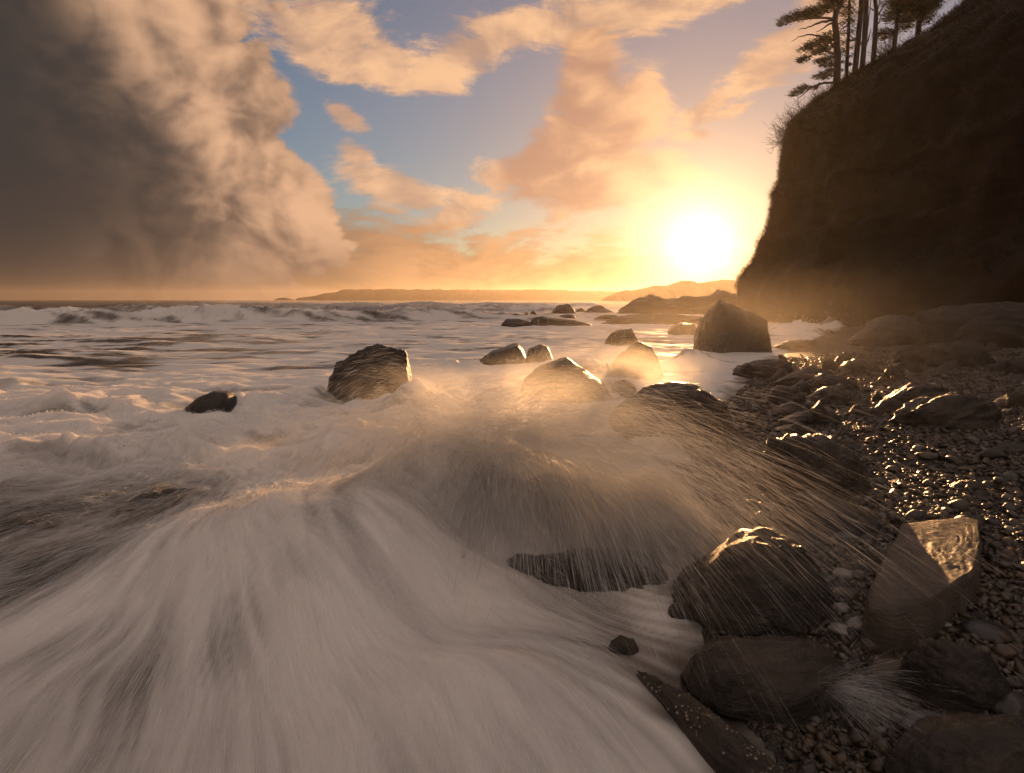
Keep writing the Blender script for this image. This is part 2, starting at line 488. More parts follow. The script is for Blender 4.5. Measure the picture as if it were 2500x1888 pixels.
    dome = 0.40 * np.exp(-(((x + 1.25) / 0.95) ** 2 + ((y - 3.5) / 0.85) ** 2) ** 1.3)
    lip = 0.22 * np.exp(-(((x + 0.75 - 0.10 * (y - 3)) / 0.33) ** 2 + ((y - 3.1) / 0.8) ** 2))
    low = 0.20 * np.exp(-(((x + 0.1) / 0.55) ** 2 + ((y - 2.1) / 0.45) ** 2))
    pit = -0.02 * np.exp(-(((x - 0.25) / 0.6) ** 2 + ((y - 2.95) / 0.35) ** 2))
    left = -0.10 * np.exp(-(((x + 2.9) / 0.5) ** 2 + ((y - 3.2) / 0.9) ** 2))
    hx, hy = x + 0.15, y - 4.30
    ha = np.arctan2(hx, -hy); hr = np.hypot(hx, hy) + 0.05
    ha2 = ha + 0.10 * n2(ha * 3, hr * 2.0)
    hk1 = n2(ha2 * 5.0 + 3, hr * 2.2); hk2 = n2(ha2 * 16.0, hr * 2.6 + 5); hk3 = n2(ha2 * 46.0, hr * 3.0)
    hin = np.exp(-((hx / 0.86) ** 2 + (hy / np.where(hy < 0, 0.62, 0.85)) ** 2) ** 1.7)
    heap = 0.42 * hin * (1 + 0.10 * hk1 + 0.07 * hk2 + 0.03 * hk3 + 0.08 * n2(x * 3, y * 3))
    near = 0.03 + fan + dome + lip + low + pit + left
    z = z + surge * zone_surge * (1 - 0.4 * zone_near) + near * zone_near + heap
    # crests thrown up round the rocks
    for (u, v, h, rx, ry) in ((150, 1000, 0.17, 0.34, 0.3), (640, 1010, 0.20, 0.7, 0.35), (1010, 1010, 0.30, 0.55, 0.4), (760, 985, 0.16, 0.5, 0.4), (380, 1130, 0.14, 0.9, 0.3), (120, 1120, 0.14, 0.6, 0.25), (1120, 905, 0.22, 0.8, 0.4), (1690, 890, 0.30, 0.5, 0.5), (1960, 815, 0.45, 1.6, 1.2), (2040, 800, 0.5, 1.0, 0.9), (880, 1110, 0.22, 0.6, 0.4), (1400, 900, 0.2, 1.2, 0.4)):
        g = on_ground(u, v)
        z = z + h * np.exp(-(((x - g[0]) / rx) ** 2 + ((y - g[1]) / ry) ** 2)) * (1 + 0.55 * n2(x * 3.1, y * 3.1) + 0.3 * n2(x * 8, y * 8))
    # --- foam cover
    patch = f2(wx * 0.26, wy * 1.0, 4, 0.55)
    fo_mid = ss(patch + 0.55 * n2(wx * 0.035 + 8, wy * 0.07) + 0.88, -0.1, 0.80)
    fo_mid = fo_mid * ss(y, 60, 38) + ss(y, 38, 60) * ss(patch + 0.03 * (x + 14) + 0.15, 0.0, 0.9) * 0.85
    fo_mid = fo_mid * ss(y, 420, 120) * (1 - 0.9 * ss(y, 50, 62) * ss(x, 0, -35))
    fo_surge = 0.45 + 0.55 * ss(0.5 * b1 + 0.4 * b2 + 0.3 * b4 + 0.35 * f2(qx * 2.0, qy * 6.0, 3), -0.35, 0.75)
    fo_near = 0.70 + 0.12 * k1 + 0.13 * k2 + 0.13 * k3 + 0.12 * k4 + 0.22 * soft
    fo_near = fo_near * (1 - hin) + hin * (0.82 + 0.18 * hk1 + 0.22 * hk2 + 0.15 * hk3)
    fo_near = fo_near - 0.60 * ss(x, -1.9, -3.0) * ss(y, 1.9, 2.8) * ss(y, 5.6, 4.4) * (0.75 + 0.7 * k1)
    wn, wsg = zone_near, zone_surge * (1 - zone_near)
    wm = np.clip(1 - wn - wsg, 0, 1)
    foam = wn * fo_near + wsg * fo_surge + wm * np.maximum(fo_mid, 0)
    foam = np.maximum(foam, foam_b * (0.50 + 0.40 * n2(x * 1.3, y * 0.9) + 0.25 * n2(x * 4.0, y * 2.5)))
    foam = foam * (1 - 0.75 * foam_b * ss(n2(x * 0.25, y * 0.6), 0.25, 0.6) * 0.5)
    ed = ss(s + 0.30 * n2(x * 2.3, y * 2.3) + 0.12 * n2(x * 8, y * 8), 0.15, -0.45)
    foam = foam * (0.22 + 0.78 * ed)
    # the shallow edge lies flat on the beach
    edge = ss(s, 0.55, -0.75)
    return z * (0.18 + 0.82 * edge), np.clip(foam, 0, 1)
SZ, SF = sea_fields(X.ravel(), Y.ravel())

m, b, out = material('sea_water_and_foam')
fo = attr(b, 'foam')
P = coords(b)
grain = b.noise(P, 9.0, 5, 0.6)
fo2 = b.m('ADD', fo, b.mul(b.sub(grain, 0.5), 0.10), clamp=True)
c = b.mix(b.sstep(fo2, 0.12, 0.95), (0.060, 0.046, 0.036), (0.80, 0.74, 0.69))
ro = b.lin(fo2, 0.1, 0.7, 0.16, 0.62)
hb = b.noise(b.vm('MULTIPLY', P, (1.0, 2.0, 1.0)), 5.0, 4, 0.55)
pn = principled(b, out, Base_Color=c, Roughness=ro, IOR=1.33, Specular_IOR_Level=0.5, Normal=bump(b, hb, 0.12, 0.05))
pn.subsurface_method = 'BURLEY'
b.put(pn, 'Subsurface Weight', b.mul(fo2, 0.55)); pn.inputs['Subsurface Radius'].default_value = (0.16, 0.11, 0.08); pn.inputs['Subsurface Scale'].default_value = 1.0
M_SEA = m
sea = mesh_obj('sea', np.stack([X.ravel(), Y.ravel(), SZ], 1), grid_faces(len(_r), len(_a)), M_SEA, attrs={'foam': SF})
tag(sea, 'pale brown sea with white foam running in among the rocks', kind='structure')

# ---- beach ---------------------------------------------------------
_rb = [0.8]
while _rb[-1] < 95: _rb.append(_rb[-1] * 1.0095)
_ab = np.linspace(rad(-12), rad(88), 270)
BX, BY = polar(np.array(_rb), _ab)
BZ = beach_z(BX.ravel(), BY.ravel()) + 0.012 * f2(BX.ravel() * 6, BY.ravel() * 6, 3)
m, b, out = material('wet_shingle')
P = coords(b)
v = b.t.nodes.new('ShaderNodeTexVoronoi'); b.put(v, 'Vector', P); v.inputs['Scale'].default_value = 34.0
v2 = b.t.nodes.new('ShaderNodeTexVoronoi'); b.put(v2, 'Vector', P); v2.inputs['Scale'].default_value = 90.0
cc = b.ramp(b.sep(v.outputs['Color'])[0], [(0.0, (0.022, 0.017, 0.013)), (0.55, (0.050, 0.037, 0.027)), (0.9, (0.085, 0.065, 0.050)), (1.0, (0.16, 0.13, 0.11))])
h = b.add(b.mul(v.outputs['Distance'], -1.0), b.mul(v2.outputs['Distance'], -0.35))
principled(b, out, Base_Color=cc, Roughness=b.lin(b.noise(P, 5.0, 3), 0.3, 0.7, 0.32, 0.55), Normal=bump(b, h, 1.0, 0.03))
M_BEACH = m
beach = mesh_obj('beach', np.stack([BX.ravel(), BY.ravel(), BZ], 1), grid_faces(len(_rb), len(_ab)), M_BEACH)
tag(beach, 'dark wet shingle beach between the surf and the cliff', kind='structure')

# ---- cliff ---------------------------------------------------------
TIP_Y = 50.0
tip_px = [(1795, 775), (1795, 708), (1800, 682), (1815, 660), (1832, 640), (1846, 610), (1849, 590), (1866, 575), (1870, 558), (1876, 543), (1880, 520), (1886, 492), (1879, 478), (1890, 460), (1901, 440), (1905, 400), (1909, 350), (1916, 322), (1942, 290), (1990, 243), (2045, 208), (2085, 176), (2130, 152), (2200, 120), (2290, 62), (2350, 2), (2420, -90), (2520, -200)]
tp = np.array([at_depth(u, v, TIP_Y) for u, v in tip_px])
tz, tx = tp[:, 2], tp[:, 0]
plan = np.array([(70, 105), (48, 84), (33, 68), (24.5, 58), (20.6, 53), (18.55, 50), (18.75, 47), (19.6, 42), (20.6, 36), (21.6, 30), (22.6, 24), (24, 16), (26, 6), (28, -6)], dtype=float)
plan[:, 0] += tx[0] - 18.55
tt = np.linspace(0, 1, len(plan))
ts = np.concatenate([np.linspace(0, 0.30, 50), np.linspace(0.305, 0.47, 120), np.linspace(0.472, 1, 190)])
# smooth the plan curve a little
fine_t = np.linspace(0, 1, 600)
pxs = np.interp(fine_t, tt, plan[:, 0]); pys = np.interp(fine_t, tt, plan[:, 1])
ker = np.hanning(31); ker /= ker.sum()
pad = 15
pxs_s = np.convolve(np.pad(pxs, pad, mode='edge'), ker, 'valid'); pys_s = np.convolve(np.pad(pys, pad, mode='edge'), ker, 'valid')
PX = np.interp(ts, fine_t, pxs_s); PY = np.interp(ts, fine_t, pys_s)
zs = np.concatenate([np.linspace(-0.8, 19.0, 190), np.linspace(19.1, 31.0, 60)])
ZZ, TS = np.meshgrid(zs, np.arange(len(ts)), indexing='ij')
off = np.interp(zs, tz, tx) - tx[0]
CX = PX[TS] + off[:, None]; CY = PY[TS] + 0 * ZZ
pt = np.stack([CX.ravel(), CY.ravel(), ZZ.ravel()], 1)
q = pt * np.array([1, 1, 1.0])
dsp = 0.75 * f3(q * 0.16, 3) * ss(pt[:, 2], 0, 3) + 0.20 * f3(q * 0.6, 3, 0.4) + 0.06 * (1 - 2 * np.abs(n3(q * np.array([0.5, 0.5, 1.3]) + 5)))
keep = 1 - 0.72 * np.exp(-((pt[:, 1] - TIP_Y) / 4.0) ** 2)          # keep the skyline profile near the nose
pt[:, 0] += dsp * keep * 1.2
pt[:, 1] += 0.6 * dsp
pt[:, 2] += 0.3 * n3(q * 0.5 + 9)
m, b, out = material('cliff_earth_and_turf')
P = coords(b)
big = b.noise(P, 0.35, 5, 0.6); med = b.noise(b.vm('MULTIPLY', P, (1, 1, 0.45)), 2.2, 6, 0.65); fin = b.noise(P, 11.0, 5, 0.7)
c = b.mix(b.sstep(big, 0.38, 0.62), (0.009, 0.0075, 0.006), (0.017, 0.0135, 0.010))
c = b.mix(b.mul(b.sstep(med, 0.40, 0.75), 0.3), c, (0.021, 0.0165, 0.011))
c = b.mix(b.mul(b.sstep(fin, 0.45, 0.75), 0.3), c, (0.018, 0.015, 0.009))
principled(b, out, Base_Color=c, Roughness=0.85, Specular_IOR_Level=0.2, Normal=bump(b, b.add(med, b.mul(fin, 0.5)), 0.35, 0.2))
M_CLIFF = m
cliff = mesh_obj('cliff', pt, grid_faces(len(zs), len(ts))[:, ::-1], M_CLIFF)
tag(cliff, 'tall dark overgrown cliff rising behind the shingle beach', kind='structure')
CL = pt.reshape(len(zs), len(ts), 3)

# ---- far headland, wooded hill, sea stacks ------------------------
m, b, out = material('far_land')
P = coords(b)
c = b.mix(b.sstep(b.noise(P, 0.03, 5, 0.6), 0.4, 0.6), (0.030, 0.026, 0.016), (0.060, 0.048, 0.032))
principled(b, out, Base_Color=c, Roughness=0.9, Specular_IOR_Level=0.1)
M_FAR = m
def ridge(name, prof, y, depth, rough, seed, n=420):
    """a landform whose skyline follows the given photograph points at distance y"""
    pp = np.array([at_depth(u, v, y) for u, v in prof])
    xs = np.linspace(pp[0, 0], pp[-1, 0], n)
    top = np.interp(xs, pp[:, 0], pp[:, 2])
    top = top + rough * np.abs(f2(xs * 0.06 + seed, 0 * xs + seed, 4, 0.65)) * ss(top, 2, 8)
    rows = []
    for k, (dy, f) in enumerate(((-0.5, -0.05), (-0.42, 0.35), (-0.34, 0.75), (-0.2, 0.95), (0, 1.0), (0.3, 0.9), (0.6, 0.5), (1.0, -0.05))):
        wob = 0.10 * depth * n2(xs * 0.01 + seed, 0 * xs + k * 0.2)
        rows.append(np.stack([xs, y + dy * depth + wob, np.where(f > 0, top * f * (1 + 0.05 * n2(xs * 0.05, 0 * xs + k)), -2.0)], 1))
    return mesh_obj(name, np.concatenate(rows), grid_faces(len(rows), n), M_FAR)
hd = ridge('headland', [(756, 733), (768, 726), (800, 722), (812, 718), (832, 716), (846, 715), (850, 708.5), (900, 707), (1000, 707.5), (1200, 709), (1330, 708), (1400, 711), (1500, 712), (1560, 716), (1640, 722)], 1500, 260, 2.4, 3.1)
tag(hd, 'long flat-topped headland on the horizon', kind='structure')
hl = ridge('wooded_hill', [(1500, 722), (1545, 713), (1600, 703), (1650, 697), (1700, 694.5), (1760, 692), (1810, 690), (1900, 688), (2000, 690)], 800, 160, 5.0, 8.2)
tag(hl, 'hazy wooded hill under the setting sun', kind='structure')
st1 = ridge('sea_stack', [(672, 733), (680, 728.5), (692, 727), (703, 728), (714, 733)], 1480, 40, 0.6, 1.7, 40)
tag(st1, 'wide low sea stack standing off the far headland', 'sea stack', 'sea stacks off the headland')
st2 = ridge('sea_stack', [(722, 733), (727, 729), (731, 727), (736, 730), (742, 733)], 1480, 30, 0.6, 2.7, 30)
tag(st2, 'small pointed sea stack between the wide stack and headland', 'sea stack', 'sea stacks off the headland')

# ================================================================== rocks
_ico = {}
def ico(sub):
    if sub not in _ico:
        bm = bmesh.new(); bmesh.ops.create_icosphere(bm, subdivisions=sub, radius=1.0)
        bm.verts.ensure_lookup_table()
        V = np.array([v.co[:] for v in bm.verts]); F = np.array([[v.index for v in f.verts] for f in bm.faces])
        bm.free(); _ico[sub] = (V / np.linalg.norm(V, axis=1)[:, None], F)
    return _ico[sub]
def stone_shape(seed, sub=4, planes=14, lo=0.72, sharp=0.06, rough=0.05, strata=0.03, boxy=0.0):
    """faceted, weathered unit stone"""
    g = np.random.default_rng(seed)
    V, F = ico(sub)
    nrm = g.normal(size=(planes, 3)); nrm /= np.linalg.norm(nrm, axis=1)[:, None]
    if boxy > 0: nrm = np.concatenate([nrm, np.array([[1, 0, .1], [-1, .1, 0], [0, 1, 0], [0, -1, .1], [0.1, 0, 1], [0, 0, -1]])])
    d = g.uniform(lo, 1.0, len(nrm))
    if boxy > 0: d[-6:] = 1 - boxy * 0.35
    dots = V @ nrm.T
    rr = np.where(dots > 0.05, d[None, :] / np.maximum(dots, 0.05), 9.0)
    rr = np.minimum(rr, 1.25)
    k = 1.0 / sharp
    r = -np.log(np.exp(-k * rr).sum(1) + 1e-9) / k
    p = V * np.clip(r, 0.3, 1.3)[:, None]
    ax = g.normal(size=3); ax /= np.linalg.norm(ax)
    sc = p + (p @ ax)[:, None] * ax[None, :] * 2.2
    p = p * (1 + rough * f3(p * 2.1 + seed, 4, 0.55) + strata * f3(sc * 2.6 + seed * 1.7, 4, 0.6))[:, None]
    for i in range(3):
        a, c_ = p[:, i].min(), p[:, i].max()
        p[:, i] = (p[:, i] - (a + c_) / 2) / ((c_ - a) / 2)
    return p, F
ROCKS = {}
def rock(label, prof, vb, dep=0.8, seed=1, sub=4, mat=None, cat='boulder', name='boulder', group=None, sink=0.35, zg=None, yc=None, fit=0.9, **kw):
    """a boulder whose skyline follows prof (photograph points) and whose foot is at row vb"""
    prof = np.array(prof, dtype=float)
    uc = (prof[0, 0] + prof[-1, 0]) / 2
    foot = hit(uc, vb) if zg is None else on_ground(uc, vb, zg)
    y0 = foot[1]
    half = (prof[-1, 0] - prof[0, 0]) / 2 / FPX * y0
    if yc is None: yc = y0 + half * dep * 0.85
    W3 = np.array([at_depth(u, v, yc) for u, v in prof])
    x0, x1 = W3[0, 0], W3[-1, 0]
    xc, hw = (x0 + x1) / 2, (x1 - x0) / 2
    zgr = foot[2]
    p, F = stone_shape(seed, sub, **kw)
    # upper envelope of the raw stone, then stretch it onto the wanted skyline
    bins = np.clip(((p[:, 0] + 1) * 16).astype(int), 0, 31)
    env = np.full(32, 0.15)
    np.maximum.at(env, bins, p[:, 2])
    env = np.convolve(np.pad(env, 2, mode='edge'), np.ones(5) / 5, 'valid')
    e = np.interp(p[:, 0], (np.arange(32) + 0.5) / 16 - 1, env)
    want = np.interp(xc + p[:, 0] * hw, W3[:, 0], W3[:, 2]) - zgr
    want = np.maximum(want, 0.02 * hw)
    H = want.max()
    up = p[:, 2] > 0
    z = np.where(up, p[:, 2] / e * want * fit + p[:, 2] * H * (1 - fit), p[:, 2] * max(sink * H, 0.12))
    v = np.stack([p[:, 0] * hw, p[:, 1] * hw * dep, z], 1)
    o = mesh_obj(name, v, F, mat or M_ROCK)
    o.location = (xc, yc, zgr)
    tag(o, label, cat, group)
    return o

SURF = 'dark rocks standing in the surf'
rock('tall blunt dark boulder with a cracked top, standing alone in the surf', [(795, 970), (800, 920), (822, 888), (870, 862), (905, 845), (925, 838), (950, 846), (985, 848), (1000, 870), (1008, 930), (1012, 970)], 985, 0.85, 3, 5, planes=10, sharp=0.02, lo=0.6, rough=0.06, strata=0.08, group=SURF, boxy=0.5)
rock('small humped dark rock seaward of the tall blunt boulder', [(428, 1025), (455, 1000), (490, 970), (525, 955), (560, 962), (580, 990), (592, 1020)], 1030, 0.8, 5, 4, group=SURF)
rock('low split rock with a sloping back behind the pointed rock', [(1165, 884), (1195, 862), (1240, 845), (1262, 838), (1275, 848), (1290, 884)], 890, 0.9, 8, 4, group=SURF)
rock('squat rock shedding spray beside the low split rock', [(1280, 888), (1290, 852), (1320, 842), (1340, 852), (1354, 888)], 893, 0.9, 9, 4, group=SURF)
rock('pointed pyramid-shaped rock in the white water', [(1262, 985), (1280, 925), (1320, 895), (1360, 880), (1382, 872), (1400, 885), (1440, 915), (1480, 945), (1500, 985)], 992, 0.8, 12, 5, group=SURF, planes=9, sharp=0.018, lo=0.6, strata=0.07)
rock('little rock at the foot of the pointed pyramid rock', [(1478, 968), (1500, 936), (1525, 927), (1550, 940), (1558, 966)], 973, 0.9, 14, 4, group=SURF)
rock('small sharp rock leaning seaward above the white water', [(1470, 840), (1490, 815), (1515, 805), (1540, 803), (1548, 818), (1558, 840)], 843, 0.9, 15, 4, group=SURF)
rock('peaked rock veiled in golden spray', [(1475, 912), (1510, 862), (1545, 838), (1562, 832), (1585, 845), (1600, 875), (1618, 915)], 926, 0.9, 17, 4, group=SURF)
rock('broad domed boulder with a stepped end at the edge of the shingle', [(1470, 1060), (1500, 1000), (1540, 965), (1590, 942), (1650, 933), (1700, 939), (1730, 958), (1742, 972), (1770, 976), (1784, 1000), (1786, 1060)], 1082, 0.75, 19, 5, mat=M_ROCK_NEAR, planes=11, sharp=0.025, lo=0.6, strata=0.07)
rock('huge angular boulder with a peaked top near the foot of the cliff', [(1694, 850), (1700, 800), (1712, 768), (1735, 755), (1745, 740), (1758, 728), (1775, 742), (1810, 760), (1850, 770), (1876, 785), (1897, 806), (1888, 830), (1880, 856)], 864, 0.85, 21, 5, planes=9, sharp=0.018, lo=0.6, strata=0.07, boxy=0.3)
rock('rounded rock in the water seaward of the huge angular boulder', [(1628, 815), (1645, 797), (1665, 788), (1690, 792), (1704, 814)], 817, 0.9, 23, 4, group=SURF)
REEF = 'rocks of the offshore reef'
rock('knobbly seaward end of the long low reef', [(1214, 799), (1235, 782), (1265, 778), (1290, 784), (1302, 798)], 800, 0.6, 25, 4, M_ROCK_FAR, 'rock', 'reef_rock', REEF)
rock('long tapering part of the low reef with a square hump', [(1288, 796), (1300, 778), (1320, 773), (1345, 778), (1400, 782), (1444, 792)], 796, 0.5, 26, 4, M_ROCK_FAR, 'rock', 'reef_rock', REEF)
far = [([(1124, 775), (1140, 763), (1165, 766), (1177, 775)], 776, 'flat rock awash at the end of the breaker line'),
       ([(1172, 774), (1180, 761), (1191, 774)], 775, 'small knob of rock touching the flat rock awash'),
       ([(1277, 772), (1286, 764), (1294, 772)], 773, 'tiny rock just above the long low reef'),
       ([(1292, 770), (1302, 760), (1311, 770)], 771, 'tiny taller rock just behind the long low reef'),
       ([(1346, 764), (1360, 750), (1378, 747), (1395, 753), (1407, 764)], 765, 'humped skerry seaward of the ridge of rocks'),
       ([(1404, 761), (1420, 752), (1433, 761)], 762, 'small skerry between the two larger skerries'),
       ([(1428, 763), (1450, 752), (1465, 748), (1480, 757), (1497, 763)], 764, 'ragged skerry nearest the ridge of rocks'),
       ([(1352, 779), (1385, 768), (1410, 778)], 779, 'low rock awash between reef and skerries'),
       ([(1448, 780), (1480, 770), (1505, 769), (1514, 779)], 781, 'flat-topped rock in front of the ridge of rocks')]
for k, (pr, vb, lab) in enumerate(far):
    rock(lab, pr, vb, 0.7, 30 + k, 3, M_ROCK_FAR, 'rock', 'skerry', 'far rocks and skerries')
rock('jagged ridge of rocks running out from the cliff foot', [(1503, 764), (1530, 740), (1560, 728), (1590, 715), (1610, 722), (1625, 734), (1660, 724), (1700, 727), (1740, 722), (1756, 706), (1772, 714), (1800, 721), (1850, 735), (1900, 760)], 768, 0.35, 44, 5, M_ROCK_FAR, 'rock ridge', 'rock_ridge', rough=0.10, strata=0.08)
rock('low broken shelf of rock in front of the jagged ridge', [(1462, 792), (1500, 776), (1540, 771), (1600, 766), (1680, 770), (1720, 776), (1760, 790)], 791, 0.3, 46, 4, M_ROCK_FAR, 'rock shelf', 'rock_shelf', rough=0.10, strata=0.08)

BB_ = 'wet boulders on the upper beach'
beach_rocks = [
 ([(1786, 918), (1810, 892), (1850, 880), (1900, 876), (1930, 890), (1940, 916)], 924, 0.7, 'flat-backed wet boulder at the water edge below the huge angular boulder'),
 ([(2080, 838), (2110, 810), (2150, 782), (2180, 766), (2230, 775), (2262, 800), (2275, 838)], 845, 0.8, 'large steep dark boulder with a straight lit seaward edge'),
 ([(1893, 847), (1930, 832), (1975, 830), (2004, 846)], 852, 0.6, 'low dark slab in the wash beside the huge angular boulder'),
 ([(2033, 887), (2050, 868), (2065, 860), (2080, 868), (2094, 890)], 894, 0.8, 'small boulder with a lit face in front of the foam pool'),
 ([(2043, 903), (2070, 885), (2095, 876), (2130, 885), (2154, 906)], 912, 0.7, 'pale-topped boulder with a pointed seaward end'),
 ([(1888, 937), (1930, 915), (1990, 897), (2030, 905), (2048, 932)], 942, 0.6, 'long ribbed boulder lying low above the foam tongue'),
 ([(1958, 944), (1985, 922), (2010, 912), (2060, 920), (2094, 947)], 952, 0.7, 'curved boulder behind the ribbed one'),
 ([(1868, 982), (1885, 955), (1905, 942), (1950, 945), (1967, 981)], 988, 0.8, 'angular boulder with a bright left ridge at the foam tongue'),
 ([(1966, 978), (2000, 955), (2025, 943), (2070, 955), (2084, 977)], 983, 0.7, 'wedge boulder with a bright sloping top'),
 ([(1866, 1012), (1900, 995), (1935, 980), (1960, 990), (1969, 1012)], 1017, 0.7, 'small wedge-shaped stone just below the foam tongue'),
 ([(1900, 1033), (1940, 1015), (1965, 1003), (2010, 1010), (2054, 1032)], 1038, 0.6, 'long low stone with a thin bright rim'),
 ([(1890, 1052), (1925, 1040), (1955, 1036), (1985, 1050)], 1056, 0.6, 'flat stone at the head of the large spray-swept boulder'),
 ([(2146, 990), (2180, 965), (2210, 945), (2240, 935), (2290, 940), (2312, 968), (2336, 996)], 1004, 0.7, 'smooth whale-backed boulder with a golden left flank'),
 ([(2186, 1036), (2220, 1000), (2260, 985), (2290, 965), (2340, 958), (2400, 965), (2424, 1002), (2440, 1030)], 1050, 0.7, 'big rugged boulder with pale streaks in the shade'),
 ([(2452, 990), (2465, 962), (2480, 950), (2500, 945), (2545, 955), (2565, 990)], 1004, 0.8, 'rounded boulder with a thin gold rim at the picture edge'),
 ([(2184, 907), (2200, 890), (2225, 880), (2240, 886), (2252, 908)], 912, 0.8, 'upright rounded boulder with a gold shoulder'),
 ([(2186, 872), (2220, 848), (2260, 842), (2290, 858), (2316, 880)], 890, 0.7, 'hooded boulder with a pale dry back below the cliff'),
 ([(2092, 1013), (2110, 998), (2130, 995), (2164, 1012)], 1018, 0.7, 'small dark stone alone in the middle of the shingle'),
 ([(2268, 884), (2300, 850), (2340, 832), (2380, 835), (2425, 872)], 898, 0.8, 'dark boulder in the cliff shade next to the hooded one'),
 ([(2420, 905), (2450, 880), (2490, 870), (2540, 885), (2560, 910)], 918, 0.8, 'shaded boulder by the picture edge above the gold-rimmed one'),
 ([(2196, 800), (2230, 765), (2290, 758), (2330, 745), (2400, 742), (2460, 736), (2540, 740), (2600, 785)], 836, 0.6, 'long bank of black rock against the cliff foot'),
 ([(2330, 842), (2360, 805), (2380, 782), (2440, 767), (2520, 772), (2600, 810)], 852, 0.6, 'black block in front of the long bank of rock'),
 ([(2420, 1108), (2450, 1088), (2490, 1080), (2540, 1105)], 1112, 0.7, 'grey flat stone half buried near the picture edge'),
 ([(2318, 1195), (2345, 1178), (2380, 1172), (2425, 1190)], 1198, 0.6, 'thin flat stone with one gold edge on the glittering shingle'),
 ([(1835, 1265), (1860, 1250), (1885, 1252), (1900, 1268)], 1272, 0.7, 'small curved stone with a bright rim under the spray'),
]
for k, (pr, vb, dp, lab) in enumerate(beach_rocks):
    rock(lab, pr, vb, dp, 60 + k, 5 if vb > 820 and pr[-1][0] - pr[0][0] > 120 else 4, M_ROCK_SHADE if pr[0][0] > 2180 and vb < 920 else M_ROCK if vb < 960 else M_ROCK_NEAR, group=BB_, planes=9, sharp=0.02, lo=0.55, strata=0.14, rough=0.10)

# near boulders on the shingle
rock('large smooth boulder swept by spray in the middle of the shingle', [(1860, 1190), (1866, 1100), (1885, 1068), (1930, 1060), (2010, 1062), (2060, 1072), (2095, 1120), (2115, 1190)], 1220, 0.8, 91, 5, M_ROCK_NEAR, boxy=0.4, planes=9, sharp=0.03, lo=0.6, strata=0.07)
rock('low dark boulder lying below the large smooth spray-swept one', [(1890, 1296), (1900, 1245), (1930, 1215), (1990, 1202), (2060, 1225), (2120, 1256), (2175, 1290)], 1312, 0.7, 92, 5, M_ROCK_NEAR, planes=10, sharp=0.02, lo=0.58, strata=0.10, rough=0.08)
rock('dark boulder whose flat wet top glows gold beside the splash', [(1640, 1500), (1700, 1420), (1790, 1345), (1830, 1313), (1890, 1308), (1950, 1320), (1978, 1360), (2005, 1420), (2045, 1490)], 1535, 0.85, 93, 5, M_ROCK_NEAR, planes=8, sharp=0.03, lo=0.6, strata=0.09)
rock('rough boulder with a glowing crest near the lower edge of the shingle', [(2205, 1680), (2225, 1592), (2240, 1573), (2310, 1578), (2380, 1576), (2412, 1600), (2445, 1650), (2460, 1710)], 1738, 0.8, 94, 5, M_ROCK_NEAR, planes=9, sharp=0.02, lo=0.55, strata=0.12, rough=0.08)
rock('big black boulder with a thin gold rim in the bottom corner', [(2160, 1900), (2235, 1808), (2300, 1786), (2350, 1771), (2430, 1765), (2520, 1767), (2640, 1810)], 2010, 0.7, 95, 5, M_ROCK_NEAR, planes=10, sharp=0.02, lo=0.58, strata=0.10, rough=0.08)
rock('broad dark boulder struck by the small spray burst', [(1670, 1700), (1705, 1620), (1750, 1590), (1800, 1575), (1860, 1580), (1960, 1572), (2030, 1590), (2075, 1640), (2090, 1700)], 1745, 0.7, 96, 5, M_ROCK_NEAR, planes=10, sharp=0.02, lo=0.58, strata=0.10, rough=0.08)
rock('drowned boulder under the great central splash', [(1090, 1432), (1120, 1395), (1180, 1372), (1260, 1352), (1340, 1360), (1430, 1348), (1520, 1358), (1600, 1372), (1650, 1400), (1690, 1437)], 1440, 0.42, 97, 5, M_ROCK_NEAR, zg=0.0, planes=9, sharp=0.05, lo=0.65, strata=0.05, rough=0.08, fit=0.85)
rock('stone poking out of the foam at the tip of the barnacled ridge', [(1478, 1600), (1495, 1570), (1520, 1556), (1548, 1562), (1566, 1600)], 1606, 0.8, 98, 4, M_ROCK_NEAR, planes=10, sharp=0.02, lo=0.58, strata=0.10, rough=0.08)
rock('dark stone with foam bubbles at the edge of the white wash', [(1624, 1510), (1640, 1482), (1660, 1474), (1680, 1486), (1690, 1512)], 1516, 0.8, 99, 4, M_ROCK_NEAR, planes=10, sharp=0.02, lo=0.58, strata=0.10, rough=0.08)

